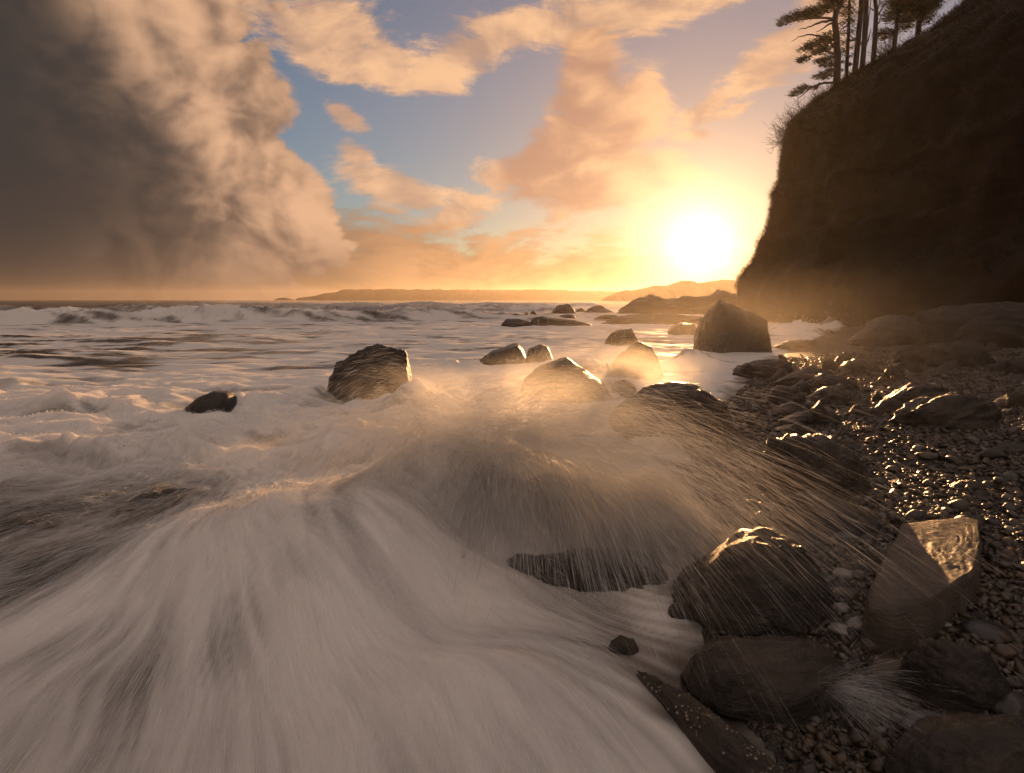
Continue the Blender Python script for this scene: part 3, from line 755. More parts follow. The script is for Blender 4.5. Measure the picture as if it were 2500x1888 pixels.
# the tilted slab
def slab(label, corners, zlift, seed, thick=0.16):
    """a flat-topped slab with its top corners at the given photograph points and heights"""
    g = np.random.default_rng(seed)
    P3 = np.array([on_ground(u, v, z) for (u, v), z in zip(corners, zlift)])
    c3 = P3.mean(0)
    n = 90
    # top: blend of the corners over a polar grid; sides drop into the shingle
    ang = np.linspace(0, 2 * np.pi, n, endpoint=False)
    ca = np.arctan2(P3[:, 1] - c3[1], P3[:, 0] - c3[0]); order = np.argsort(ca); Pc = P3[order]; ca = ca[order]
    per = []
    for a in ang:
        k = np.searchsorted(ca, (a + np.pi) % (2 * np.pi) - np.pi) % len(ca)
        A, B = Pc[k - 1], Pc[k]
        d = np.array([math.cos(a), math.sin(a)])
        M_ = np.array([[d[0], A[0] - B[0]], [d[1], A[1] - B[1]]])
        t, s_ = np.linalg.solve(M_, A[:2] - c3[:2])
        q_ = A + (B - A) * s_
        per.append(q_)
    per = np.array(per)
    rows = []
    fr = np.concatenate([[0.001], np.linspace(0.04, 0.94, 30), [0.97, 0.99, 1.0]])
    for f in fr: rows.append(c3 + (per - c3) * f + np.array([0, 0, 0.0]) - np.array([0, 0, 0.03]) * max(0, f - 0.94) / 0.06)
    for dd, ex in ((0.05, 1.015), (0.12, 1.03), (0.2, 1.05), (0.3, 1.07), (0.42, 1.08)):
        q_ = c3 + (per - c3) * ex; q_[:, 2] = per[:, 2] - dd; rows.append(q_)
    v = np.concatenate(rows)
    dirs = np.array([0.55, 0.83])
    u_ = v[:, :2] @ dirs; w_ = v[:, :2] @ np.array([-0.83, 0.55])
    v[:, 2] += 0.006 * f2(u_ * 3, w_ * 12, 4, 0.6) + 0.003 * n2(u_ * 12, w_ * 34) + 0.002 * n2(u_ * 26, w_ * 60)
    v[:, 0] += 0.012 * f2(v[:, 1] * 9, v[:, 2] * 9, 3); v[:, 1] += 0.012 * f2(v[:, 0] * 9, v[:, 2] * 9, 3)
    nr = len(rows)
    i = np.arange((nr - 1) * n); r_ = i // n; c_ = i % n
    F = np.stack([r_ * n + c_, (r_ + 1) * n + c_, (r_ + 1) * n + (c_ + 1) % n, r_ * n + (c_ + 1) % n], 1)
    base = np.array([c3[0], c3[1], c3[2] - 0.3])
    o = mesh_obj('rock_slab', v - base, F, M_SLAB)
    o.location = base
    tag(o, label, 'rock slab')
    return o
zt = bz(2.4, 3.6)
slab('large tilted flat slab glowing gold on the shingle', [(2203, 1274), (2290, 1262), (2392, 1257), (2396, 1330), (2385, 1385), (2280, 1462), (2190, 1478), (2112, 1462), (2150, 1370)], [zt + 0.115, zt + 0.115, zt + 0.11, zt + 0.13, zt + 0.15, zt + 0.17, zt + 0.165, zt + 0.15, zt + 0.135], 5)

# the barnacled ridge running down to the bottom edge
ra, rb_ = on_ground(1540, 1590, 0.12), on_ground(2010, 1930, 0.20)
p, F = stone_shape(131, 5, rough=0.05, strata=0.06)
dv = rb_ - ra; L = np.linalg.norm(dv[:2]); e1 = dv[:2] / L; e2 = np.array([-e1[1], e1[0]])
ctr = (ra + rb_) / 2
v = np.stack([p[:, 0] * (L * 0.56) * e1[0] + p[:, 1] * 0.09 * e2[0], p[:, 0] * (L * 0.56) * e1[1] + p[:, 1] * 0.09 * e2[1], p[:, 2] * 0.12 + p[:, 0] * 0.04], 1)
o = mesh_obj('rock_ridge', v, F, M_ROCK_NEAR); o.location = (ctr[0], ctr[1], 0.02)
tag(o, 'long narrow rock ridge dotted with barnacles between foam and boulders', 'rock ridge')
m, b, out = material('barnacle_shell')
principled(b, out, Base_Color=b.mix(b.noise(coords(b), 60.0, 3), (0.18, 0.13, 0.09), (0.42, 0.34, 0.27)), Roughness=0.6)
M_BARN = m
gB = np.random.default_rng(3)
vv, ff = [], []
top = np.where((p[:, 2] > 0.45))[0]
for i in gB.choice(top, 110):
    c_ = v[i]; rds = gB.uniform(0.003, 0.008); k0 = len(vv)
    for j in range(6): vv.append([c_[0] + rds * math.cos(j * 1.047), c_[1] + rds * math.sin(j * 1.047), c_[2] - 0.003])
    for j in range(6): vv.append([c_[0] + 0.45 * rds * math.cos(j * 1.047), c_[1] + 0.45 * rds * math.sin(j * 1.047), c_[2] + rds * 0.7])
    for j in range(6): ff.append([k0 + j, k0 + (j + 1) % 6, k0 + 6 + (j + 1) % 6, k0 + 6 + j])
bo = mesh_obj('barnacles', vv, ff, M_BARN, o); bo['kind'] = 'stuff'

# ------------------------------------------------------------------ stones of the shingle
PAL = [(0.028, 0.019, 0.013), (0.046, 0.031, 0.020), (0.068, 0.044, 0.026), (0.052, 0.044, 0.038), (0.085, 0.066, 0.050), (0.032, 0.028, 0.026)]
STM = []
for k, c in enumerate(PAL):
    m, b, out = material('wet_stone')
    P = coords(b)
    nn = b.noise(P, 2.2, 5, 0.6)
    principled(b, out, Base_Color=b.mix(b.sstep(nn, 0.35, 0.65), scaled(c, 0.75), scaled(c, 1.35)), Roughness=b.lin(nn, 0.3, 0.7, 0.22, 0.45), Normal=bump(b, b.noise(P, 14.0, 4), 0.25, 0.05))
    STM.append(m)
m, b, out = material('pale_stone'); P = coords(b)
principled(b, out, Base_Color=b.mix(b.sstep(b.noise(P, 3.0, 6, 0.65), 0.35, 0.7), (0.20, 0.175, 0.155), (0.34, 0.31, 0.29)), Roughness=0.42, Normal=bump(b, b.noise(P, 22.0, 4), 0.3, 0.04))
M_PALE = m
m, b, out = material('blue_grey_stone'); P = coords(b)
principled(b, out, Base_Color=b.mix(b.sstep(b.noise(P, 4.0, 6, 0.65), 0.35, 0.7), (0.075, 0.075, 0.080), (0.13, 0.125, 0.125)), Roughness=0.45, Normal=bump(b, b.noise(P, 22.0, 4), 0.25, 0.04))
M_BLUE = m
pebble_meshes = []
for k in range(10):
    p, F = stone_shape(200 + k, 3, planes=8, sharp=0.16, rough=0.05, strata=0.0)
    me_o = mesh_obj('stone', p, F, STM[k % len(STM)]); pebble_meshes.append(me_o.data)
    bpy.data.objects.remove(me_o)
# distinctive cobbles: things of their own
gS = np.random.default_rng(21)
cob = [(2065, 1316, 52, 30, M_BLUE, 'round grey cobble between the spray-swept boulders and the slab'),
       (1992, 1296, 28, 18, M_BLUE, 'small grey cobble beside the round grey one'),
       (2062, 1412, 46, 38, M_PALE, 'pale pointed cobble beside the lower corner of the slab'),
       (2092, 1412, 40, 32, STM[4], 'dull cobble touching the pale pointed one'),
       (2058, 1492, 40, 24, M_PALE, 'pale oval pebble uppermost of the three pale ovals'),
       (2094, 1536, 44, 44, M_PALE, 'rounded pale cobble with a light streak, beside the tilted oval one'),
       (2058, 1548, 54, 34, M_PALE, 'tilted pale oval cobble next to the broad dark boulder'),
       (2184, 1580, 40, 18, M_PALE, 'small white pebble above the brown rounded cobble'),
       (2175, 1655, 96, 76, STM[2], 'large brown rounded cobble by the rough glowing boulder'),
       (2135, 1585, 60, 62, STM[2], 'ochre cobble behind the large brown rounded one'),
       (2178, 1672, 26, 22, M_PALE, 'white pebble under the small spray burst'),
       (2288, 1798, 118, 50, M_BLUE, 'big blue-grey oval cobble above the bottom corner boulder'),
       (2470, 1738, 78, 62, STM[3], 'smooth grey egg-shaped cobble near the bottom corner'),
       (2462, 1602, 46, 38, STM[2], 'upright brown cobble with a lit face by the picture edge'),
       (2312, 1532, 24, 18, M_PALE, 'single pale pebble below the slab'),
       (2070, 1455, 60, 28, STM[2], 'brown flat cobble at the lower end of the slab'),
       (2420, 1555, 90, 40, STM[5], 'flat dark cobble among the shaded stones by the picture edge'),
       (1905, 1170, 10, 10, None, '')]
sub_me = {}
def cobble(u, v, wpx, hpx, mat, label, k):
    g = hit(u, v + hpx * 0.12)
    wv = wpx / FPX * np.hypot(g[0], g[1]) / 2
    p, F = stone_shape(300 + k, 4, planes=7, sharp=0.2, rough=0.03, strata=0.0)
    o = mesh_obj('cobble', p * np.array([wv, wv * 0.85, wv * min(0.85, 0.8 * hpx / wpx)]), F, mat)
    o.location = (g[0], g[1] + wv * 0.3, bz(g[0], g[1] + wv * 0.3) + wv * 0.35 * hpx / wpx); o.rotation_euler = (0, 0, gS.uniform(-0.4, 0.4))
    tag(o, label, 'cobble', 'single cobbles on the shingle')
for k, c in enumerate(cob):
    if c[4]: cobble(*c, k)

# 290 stones that can be told apart, pieces of the beach
placed = 0
def shore_ok(x, y): return x > waterline(y) + 0.12
tries = 0
while placed < 290 and tries < 6000:
    tries += 1
    u = gS.uniform(1640, 2520); v_ = 1100 + 780 * gS.beta(1.6, 1.3)
    g = hit(u, v_)
    if not shore_ok(g[0], g[1]): continue
    s_ = gS.uniform(14, 46) * (0.7 if gS.random() < 0.6 else 1.0) / FPX * g[1] / 2 * 1.1
    o = bpy.data.objects.new('stone', pebble_meshes[gS.integers(10)])
    COL.objects.link(o); o.parent = beach
    fl = gS.uniform(0.45, 0.8)
    o.scale = (s_ * gS.uniform(0.9, 1.4), s_ * gS.uniform(0.7, 1.0), s_ * fl)
    o.location = (g[0], g[1], bz(g[0], g[1]) + s_ * fl * 0.45)
    o.rotation_euler = (gS.uniform(-0.35, 0.35), gS.uniform(-0.35, 0.35), gS.uniform(0, 6.28))
    placed += 1
# the rest of the shingle: one mass of real pebbles
Vp, Fp = ico(1)
N = 23000
uu = gS.uniform(1620, 2560, N * 2); 
yy = 1.2 + 15.0 * gS.random(N * 2) ** 1.6
xx = waterline(yy) + 0.05 + gS.random(N * 2) ** 0.9 * (0.9 + yy * 0.85)
okk = np.abs(xx / yy) < 0.95
xx, yy = xx[okk][:N], yy[okk][:N]; N = len(xx)
zz = beach_z(xx, yy)
sz = gS.lognormal(np.log(0.011), 0.42, N) * (1 + 0.10 * yy)
sx_ = sz * gS.uniform(0.9, 1.6, N); sy_ = sz * gS.uniform(0.8, 1.1, N); sh = sz * gS.uniform(0.45, 0.8, N)
th_ = gS.uniform(0, 6.28, N)
loc = Vp[None] * np.stack([sx_, sy_, sh], 1)[:, None, :]
loc = loc * (1 + 0.16 * gS.normal(size=(N, len(Vp), 1)))
ct, st = np.cos(th_)[:, None], np.sin(th_)[:, None]
tx_, ty_ = gS.normal(0, 0.3, (N, 1)), gS.normal(0, 0.3, (N, 1))
gx = loc[:, :, 0] * ct - loc[:, :, 1] * st + xx[:, None]; gy = loc[:, :, 0] * st + loc[:, :, 1] * ct + yy[:, None]
gz = loc[:, :, 2] + tx_ * loc[:, :, 0] + ty_ * loc[:, :, 1] + zz[:, None] + (sh * 0.35)[:, None]
VV = np.stack([gx, gy, gz], 2).reshape(-1, 3)
FF = (Fp[None] + (np.arange(N) * len(Vp))[:, None, None]).reshape(-1, 3)
m, b, out = material('shingle_pebbles')
tn = attr(b, 'tone')
cc = b.ramp(tn, [(0.0, (0.024, 0.018, 0.014)), (0.4, (0.052, 0.034, 0.021)), (0.75, (0.085, 0.056, 0.034)), (0.93, (0.11, 0.095, 0.08)), (1.0, (0.26, 0.23, 0.20))])
principled(b, out, Base_Color=cc, Roughness=b.lin(tn, 0, 1, 0.28, 0.48))
sg = mesh_obj('shingle', VV, FF, m, beach, attrs={'tone': np.repeat(gS.random(N), len(Vp))})
sg['kind'] = 'stuff'
# a pale root curling over the shingle
rp = [hit(u, v) + np.array([0, 0, dz_]) for (u, v, dz_) in [(2334, 1512, 0.006), (2335, 1490, 0.02), (2338, 1472, 0.035), (2347, 1457, 0.045), (2362, 1448, 0.05), (2378, 1440, 0.045), (2388, 1430, 0.03), (2402, 1426, 0.008)]]
def tube(pts, r0, r1, n=6):
    pts = np.array(pts); K = len(pts); vs, fs = [], []
    tg = np.gradient(pts, axis=0)
    for i in range(K):
        t = tg[i] / (np.linalg.norm(tg[i]) + 1e-9)
        a = np.cross(t, [0.3, 0.2, 0.9]); a /= np.linalg.norm(a) + 1e-9; c_ = np.cross(t, a)
        r = r0 + (r1 - r0) * i / (K - 1)
        for j in range(n): vs.append(pts[i] + r * (a * math.cos(6.2832 * j / n) + c_ * math.sin(6.2832 * j / n)))
    for i in range(K - 1):
        for j in range(n): fs.append([i * n + j, i * n + (j + 1) % n, (i + 1) * n + (j + 1) % n, (i + 1) * n + j])
    return vs, fs
m, b, out = material('bleached_root')
principled(b, out, Base_Color=(0.30, 0.24, 0.17), Roughness=0.6)
vs, fs = tube(rp, 0.0045, 0.0025)
o = mesh_obj('root', vs, fs, m); tag(o, 'thin pale root curling over the shingle by the slab', 'root')

gX = np.random.default_rng(404)
_marks = [(1860, 900, 'the flat-backed boulder at the water edge'), (2180, 800, 'the large steep boulder with the lit edge'), (2065, 880, 'the small boulder with a lit face'), (2100, 895, 'the pale-topped boulder'), (1970, 920, 'the long ribbed boulder'), (1920, 965, 'the boulder with a bright ridge'), (2030, 965, 'the bright-topped wedge boulder'), (1980, 1020, 'the thin-rimmed low stone'), (2240, 970, 'the smooth whale-backed boulder'), (2320, 1005, 'the big rugged pale-streaked boulder'), (2218, 895, 'the upright gold-shouldered boulder'), (2250, 865, 'the hooded pale-backed boulder'), (2130, 1005, 'the small stone alone in the shingle'), (2345, 865, 'the dark boulder in the cliff shade'), (2480, 895, 'the shaded edge boulder'), (2500, 970, 'the gold-rimmed edge boulder')]
_used = {}
def strewn_label(u, v, w_, k):
    m_ = min(_marks, key=lambda q: (q[0] - u) ** 2 + 4 * (q[1] - v) ** 2)
    side = 'in front of' if v > m_[1] + 22 else 'behind' if v < m_[1] - 22 else 'just seaward of' if u < m_[0] else 'just landward of'
    size = 'fist-sized' if w_ < 30 else 'small' if w_ < 48 else 'knee-high'
    key = (side, m_[2]); n_ = _used.get(key, 0); _used[key] = n_ + 1
    return size + ' dark rock ' + side + ' ' + m_[2] + ['', ', second', ', third', ', fourth'][min(n_, 3)]
nx = 0
while nx < 22:
    u = gX.uniform(1900, 2480); v_ = gX.uniform(850, 1060)
    if v_ < 850 + (2080 - u) * 0.25: continue
    wd_ = gX.uniform(26, 70) * (v_ - 700) / 250; ht = wd_ * gX.uniform(0.3, 0.55); sk = gX.uniform(-0.2, 0.3)
    ROCKS[nx] = (u, v_)
    rock(strewn_label(u, v_, wd_, nx), [(u - wd_ / 2, v_), (u - wd_ * (0.2 - sk), v_ - ht * 0.8), (u + wd_ * sk, v_ - ht), (u + wd_ * 0.35, v_ - ht * 0.6), (u + wd_ / 2, v_)], v_ + 4, 0.8, 500 + nx, 3, M_ROCK, cat='rock', name='beach_rock', group='small rocks strewn between the beach boulders', planes=9, sharp=0.02, lo=0.55, strata=0.12, rough=0.08)
    nx += 1

# ================================================================== pines on the cliff edge
m, b, out = material('pine_bark')
P = coords(b)
principled(b, out, Base_Color=b.mix(b.noise(P, 3.0, 5), (0.035, 0.026, 0.02), (0.075, 0.055, 0.04)), Roughness=0.85, Normal=bump(b, b.noise(b.vm('MULTIPLY', P, (1, 1, 0.3)), 9.0, 4), 0.8, 0.05))
M_BARK = m
m, b, out = material('pine_needles')
c = b.mix(attr(b, 'tone'), (0.022, 0.028, 0.012), (0.060, 0.058, 0.026))
pn = principled(b, None, Base_Color=c, Roughness=0.6)
tr = b.t.nodes.new('ShaderNodeBsdfTranslucent'); b.put(tr, 0, c)
mx = b.t.nodes.new('ShaderNodeMixShader'); mx.inputs[0].default_value = 0.3
b.t.links.new(pn.outputs[0], mx.inputs[1]); b.t.links.new(tr.outputs[0], mx.inputs[2]); b.t.links.new(mx.outputs[0], out.inputs['Surface'])
M_NEEDLE = m
TZ = lambda X_, Y_: (1850 + X_ / 3.403, Y_ / 3.403)           # close-up coordinates to photograph pixels
gT = np.random.default_rng(5)
def needles(clumps, Yd, seed, per=150):
    """needle sprays filling ellipsoid clumps: (x, y, rx, ry) in close-up coordinates"""
    g = np.random.default_rng(seed)
    vs, tone = [], []
    for (cx, cy, rx, ry) in clumps:
        n = int(per * max(0.4, rx * ry / 900.0))
        c3 = at_depth(*TZ(cx, cy), Yd + g.normal() * 0.5)
        k = Yd / FPX / 3.403
        d = g.normal(size=(n, 3)); d /= np.linalg.norm(d, axis=1)[:, None]
        q = d * (g.random(n) ** 0.5)[:, None] * np.array([rx * k, rx * k * 0.9, ry * k]) * 1.15
        # gather into little sprays so that sky shows between them
        cell = np.round(q / 0.36) * 0.36
        q = cell * 1.12 + (q - cell) * 0.55
        q = q + c3
        dirn = np.stack([-0.9 + 0.5 * g.normal(size=n), 0.5 * g.normal(size=n), 0.28 + 0.35 * g.normal(size=n)], 1)
        dirn /= np.linalg.norm(dirn, axis=1)[:, None]
        Ln = g.uniform(0.14, 0.46, n)[:, None]
        sd = np.cross(dirn, g.normal(size=(n, 3))); sd /= np.linalg.norm(sd, axis=1)[:, None] + 1e-9
        wd = g.uniform(0.010, 0.026, n)[:, None]
        vs.append(np.stack([q - sd * wd, q + sd * wd, q + dirn * Ln + sd * wd * 0.3, q + dirn * Ln - sd * wd * 0.3], 1).reshape(-1, 3))
        tone.append(np.repeat(g.random(n), 4))
    V = np.concatenate(vs); return V, np.arange(len(V)).reshape(-1, 4), np.concatenate(tone)
def pine(label, trunk, branches, clumps, Yd, r0, r1, seed, per=150):
    P0 = at_depth(*TZ(*trunk[0]), Yd)
    # stand the foot in the cliff
    root = empty('pine_tree', tuple(P0)); tag(root, label, 'tree', 'pines on the cliff edge')
    pts = [at_depth(*TZ(*q), Yd) for q in trunk]
    pts = [pts[0] - np.array([0, 0, 1.2])] + pts
    def fine(pp, n=5):
        pp = np.array(pp); t = np.linspace(0, len(pp) - 1, (len(pp) - 1) * n + 1)
        o_ = np.stack([np.interp(t, np.arange(len(pp)), pp[:, i]) for i in range(3)], 1)
        for _ in range(2): o_[1:-1] = (o_[:-2] + o_[1:-1] * 2 + o_[2:]) / 4
        return o_
    vs, fs = tube(fine(pts), r0, r1, 8)
    tk = mesh_obj('trunk', np.array(vs) - P0, fs, M_BARK, root)
    g = np.random.default_rng(seed)
    for br in branches:
        pp = np.array([at_depth(*TZ(x, y), Yd + g.normal() * 0.15 + 0.5 * j * g.normal() * 0.2) for j, (x, y) in enumerate(br)])
        vs, fs = tube(fine(pp, 4) + 0.02 * g.normal(size=(len(fine(pp, 4)), 3)), r0 * 0.34, 0.018, 5)
        mesh_obj('limb', np.array(vs) - P0, fs, M_BARK, root)
    if clumps:
        V, F, tn = needles(clumps, Yd, seed, per)
        mesh_obj('crown', V - P0, F, M_NEEDLE, root, smooth=False, attrs={'tone': tn})
    return root
pine('wind-bent pine leaning out over the cliff edge, lowest on the slope',
     [(655, 705), (664, 500), (655, 300), (636, 170), (656, 90), (690, 40), (725, -60), (740, -160)],
     [[(636, 158), (560, 150), (430, 150), (300, 172), (190, 215)], [(640, 400), (600, 340), (520, 300), (420, 285), (350, 302), (280, 346)], [(655, 470), (600, 430), (500, 425), (400, 490), (360, 520)],
      [(650, 690), (560, 688), (480, 710), (420, 745), (360, 800), (305, 860)], [(655, 560), (590, 520), (500, 520)], [(655, 640), (580, 620), (490, 650)], [(655, 330), (560, 345), (470, 370), (390, 410)],
      [(636, 165), (500, 190), (420, 230), (335, 243)], [(640, 180), (570, 215), (480, 270)], [(650, 100), (600, 60), (520, 70)], [(690, 40), (640, 0), (560, -30)], [(520, 690), (490, 725), (465, 755)]],
     [(250, 165, 55, 20), (320, 140, 60, 26), (400, 120, 65, 28), (480, 100, 65, 30), (560, 70, 60, 34), (620, 45, 60, 36), (660, 10, 55, 32), (460, 135, 60, 14), (205, 205, 28, 16),
      (410, 405, 45, 22), (470, 375, 50, 26), (540, 345, 50, 30), (600, 320, 46, 34), (560, 410, 60, 22), (500, 440, 50, 16), (395, 490, 40, 22), (365, 515, 22, 16),
      (540, 510, 52, 20), (600, 490, 44, 24), (585, 545, 50, 16), (520, 640, 40, 18), (580, 610, 46, 20), (620, 585, 30, 24), (560, 655, 40, 10),
      (395, 735, 50, 20), (340, 770, 42, 18), (300, 795, 26, 14), (490, 735, 26, 12), (600, -60, 90, 40), (700, -120, 110, 50)], 50.5, 0.30, 0.13, 31, 260)
pine('slender feathery pine close behind the wind-bent one',
     [(735, 640), (745, 450), (755, 250), (760, 100), (765, -60)], [[(745, 420), (700, 430), (660, 470)], [(750, 330), (800, 340), (840, 320)], [(756, 200), (700, 240), (660, 290)], [(745, 520), (790, 530), (800, 560)]],
     [(720, 120, 50, 30), (790, 110, 50, 34), (755, 60, 60, 40), (800, 180, 46, 26), (720, 200, 46, 26), (790, 260, 50, 24), (705, 280, 42, 24), (800, 330, 46, 24), (715, 360, 46, 26), (780, 400, 46, 22), (700, 440, 40, 24), (775, 470, 36, 18), (710, 520, 34, 20), (770, 545, 26, 14), (705, 590, 26, 14), (740, 0, 70, 40)], 52.0, 0.17, 0.09, 32, 90)
pine('straight bare-trunked pine between the feathery pine and the twin trunks',
     [(808, 585), (822, 450), (842, 250), (860, 60), (868, -160)], [[(845, 380), (870, 340), (905, 320)], [(850, 180), (890, 150), (930, 160)]], [(860, -200, 160, 50), (780, -150, 90, 36)], 51.5, 0.24, 0.18, 33, 60)
tw = pine('pair of tall trunks rising together from one foot',
     [(868, 565), (880, 420), (892, 220), (902, 60), (908, -160)], [[(876, 552), (900, 400), (915, 220), (935, 40), (945, -150)], [(900, 380), (930, 300), (940, 240)], [(908, 150), (880, 110), (870, 60)]], [(930, -210, 170, 60)], 51.0, 0.22, 0.16, 34, 60)
pine('crooked forked pine beyond the pair of tall trunks',
     [(962, 485), (972, 350), (980, 200), (985, 85), (975, 10), (968, -140)], [[(985, 85), (1005, 60), (1012, 0), (1020, -120)], [(980, 210), (1010, 190), (1022, 150), (1005, 110)], [(985, 95), (950, 80), (920, 60)], [(988, 140), (1040, 60), (1085, 10)]], [(1000, -190, 150, 50)], 51.5, 0.22, 0.12, 35, 60)
pine('dense dark pine with a low side branch on the slope crest',
     [(1135, 385), (1150, 250), (1165, 100), (1172, -80)], [[(1145, 290), (1080, 280), (1010, 290)], [(1160, 150), (1110, 160), (1070, 190)], [(1165, 90), (1220, 60), (1260, 40)]],
     [(1020, 285, 40, 26), (1080, 275, 50, 30), (1130, 285, 40, 26), (1090, 160, 40, 24), (1130, 120, 60, 34), (1180, 80, 70, 40), (1150, 40, 70, 40), (1240, 40, 70, 50), (1190, 180, 50, 30), (1060, 320, 30, 14), (1180, -30, 110, 60)], 53.0, 0.2, 0.12, 36, 210)
pine('broad dark pine highest on the slope, cut by the picture top',
     [(1330, 300), (1340, 180), (1350, 60), (1355, -120)], [[(1340, 150), (1280, 120), (1230, 110)], [(1345, 110), (1420, 80), (1480, 60)]],
     [(1290, 110, 90, 50), (1380, 90, 90, 60), (1330, 30, 130, 60), (1450, 40, 70, 50), (1260, 170, 60, 30), (1240, 230, 50, 30), (1400, 160, 60, 40), (1500, 0, 60, 40), (1340, -80, 170, 70)], 53.5, 0.26, 0.16, 37, 210)

# ------------------------------------------------------------------ growth on the cliff
m, b, out = material('dry_grass')
c = b.mix(attr(b, 'tone'), (0.010, 0.008, 0.005), (0.034, 0.026, 0.015))
pn = principled(b, None, Base_Color=c, Roughness=0.8, Specular_IOR_Level=0.2)
tr = b.t.nodes.new('ShaderNodeBsdfTranslucent'); b.put(tr, 0, c)
mx = b.t.nodes.new('ShaderNodeMixShader'); mx.inputs[0].default_value = 0.25
b.t.links.new(pn.outputs[0], mx.inputs[1]); b.t.links.new(tr.outputs[0], mx.inputs[2]); b.t.links.new(mx.outputs[0], out.inputs['Surface'])
M_GRASS = m
nzr, ntr = CL.shape[:2]
NG = 60000
gi = np.minimum((gT.random(NG) ** 0.85 * (nzr - 2)).astype(int), nzr - 2); gj = gT.integers(40, ntr - 2, NG)
fa, fb_ = gT.random(NG)[:, None], gT.random(NG)[:, None]
base_ = CL[gi, gj] * (1 - fa) * (1 - fb_) + CL[gi + 1, gj] * fa * (1 - fb_) + CL[gi, gj + 1] * (1 - fa) * fb_ + CL[gi + 1, gj + 1] * fa * fb_
keepg = (base_[:, 2] > 2.2 + 2.5 * n2(base_[:, 1] * 0.3, base_[:, 2] * 0.2)) & (n3(base_ * 0.55) > -0.35)
base_ = base_[keepg]; NG = len(base_)
Ln = gT.uniform(0.18, 0.55, NG)[:, None]
hang = np.where(gT.random(NG) < 0.65, -1.0, 1.0)
d1 = np.stack([-0.75 + 0.3 * gT.normal(size=NG), -0.1 + 0.4 * gT.normal(size=NG), 0.45 + 0.3 * gT.normal(size=NG)], 1)
d2 = np.stack([-0.5 + 0.3 * gT.normal(size=NG), -0.1 + 0.4 * gT.normal(size=NG), hang * 0.8], 1)
sd = np.stack([0.2 * gT.normal(size=NG), np.ones(NG), 0.5 * gT.normal(size=NG)], 1); sd /= np.linalg.norm(sd, axis=1)[:, None]
wd = gT.uniform(0.008, 0.02, NG)[:, None]
p0 = base_ - 0.05 * d1; p1 = base_ + d1 * Ln * 0.6; p2 = p1 + d2 * Ln * 0.6
V = np.stack([p0 - sd * wd, p0 + sd * wd, p1 + sd * wd, p1 - sd * wd, p2 + sd * wd * 0.2, p2 - sd * wd * 0.2], 1).reshape(-1, 3)
k6 = np.arange(NG)[:, None] * 6
F = np.concatenate([k6 + np.array([[0, 1, 2, 3]]), k6 + np.array([[3, 2, 4, 5]])])
gr = mesh_obj('cliff_grass', V, F, M_GRASS, smooth=False, attrs={'tone': np.repeat(gT.random(NG), 6)})
tag(gr, 'dry tangled grass hanging over the whole cliff face', 'grass', kind='stuff')
def shrub(label, pts, Yd, seed, n=60, Lpx=26):
    g = np.random.default_rng(seed); vs, fs = [], []
    P0 = at_depth(*pts[len(pts) // 2], Yd)
    for k in range(n):
        t = g.random() * (len(pts) - 1); i = int(t); f = t - i
        u = pts[i][0] * (1 - f) + pts[min(i + 1, len(pts) - 1)][0] * f; v_ = pts[i][1] * (1 - f) + pts[min(i + 1, len(pts) - 1)][1] * f
        y_ = Yd + g.normal() * 0.3
        a = at_depth(u + 14, v_ + 14, y_)
        L_ = Lpx * g.uniform(0.5, 1.2); an = g.normal(-0.75, 0.5)
        q = [a]
        for j in range(3):
            an += g.normal() * 0.25
            q.append(q[-1] + np.array([math.sin(an), 0.25 * g.normal(), math.cos(an)]) * L_ / FPX * Yd * 0.5)
        v4, f4 = tube(q, 0.022, 0.007, 4); o_ = len(vs); vs += v4; fs += [[o_ + x for x in ff_] for ff_ in f4]
        for j in range(3):
            aq = q[g.integers(1, 4)]; b2 = aq + np.array([g.normal() - 0.4, g.normal(), abs(g.normal()) + 0.3]) * 0.22
            v4, f4 = tube([aq, (aq + b2) / 2 + 0.03 * g.normal(size=3), b2], 0.010, 0.005, 3); o_ = len(vs); vs += v4; fs += [[o_ + x for x in ff_] for ff_ in (f4)]
    o = mesh_obj('shrub', np.array(vs) - P0, fs, M_BARK); o.location = tuple(P0)
    return tag(o, label, 'shrub', 'bare shrubs on the cliff edge')
shrub('bare twiggy shrub on the shoulder of the cliff, lowest of the row', [(1904, 345), (1908, 325), (1918, 308)], 50.0, 1, 70, 30)
shrub('bare thorny shrub in the middle of the cliff shoulder', [(1922, 305), (1938, 290), (1955, 275)], 50.3, 2, 80, 30)
shrub('low bare shrub below the wind-bent pine', [(1962, 268), (1990, 246), (2020, 222)], 50.6, 3, 80, 24)
shrub('pale twiggy shrub between the forked pine and the dense pine', [(2146, 140), (2160, 130), (2178, 118)], 51.5, 4, 90, 34)

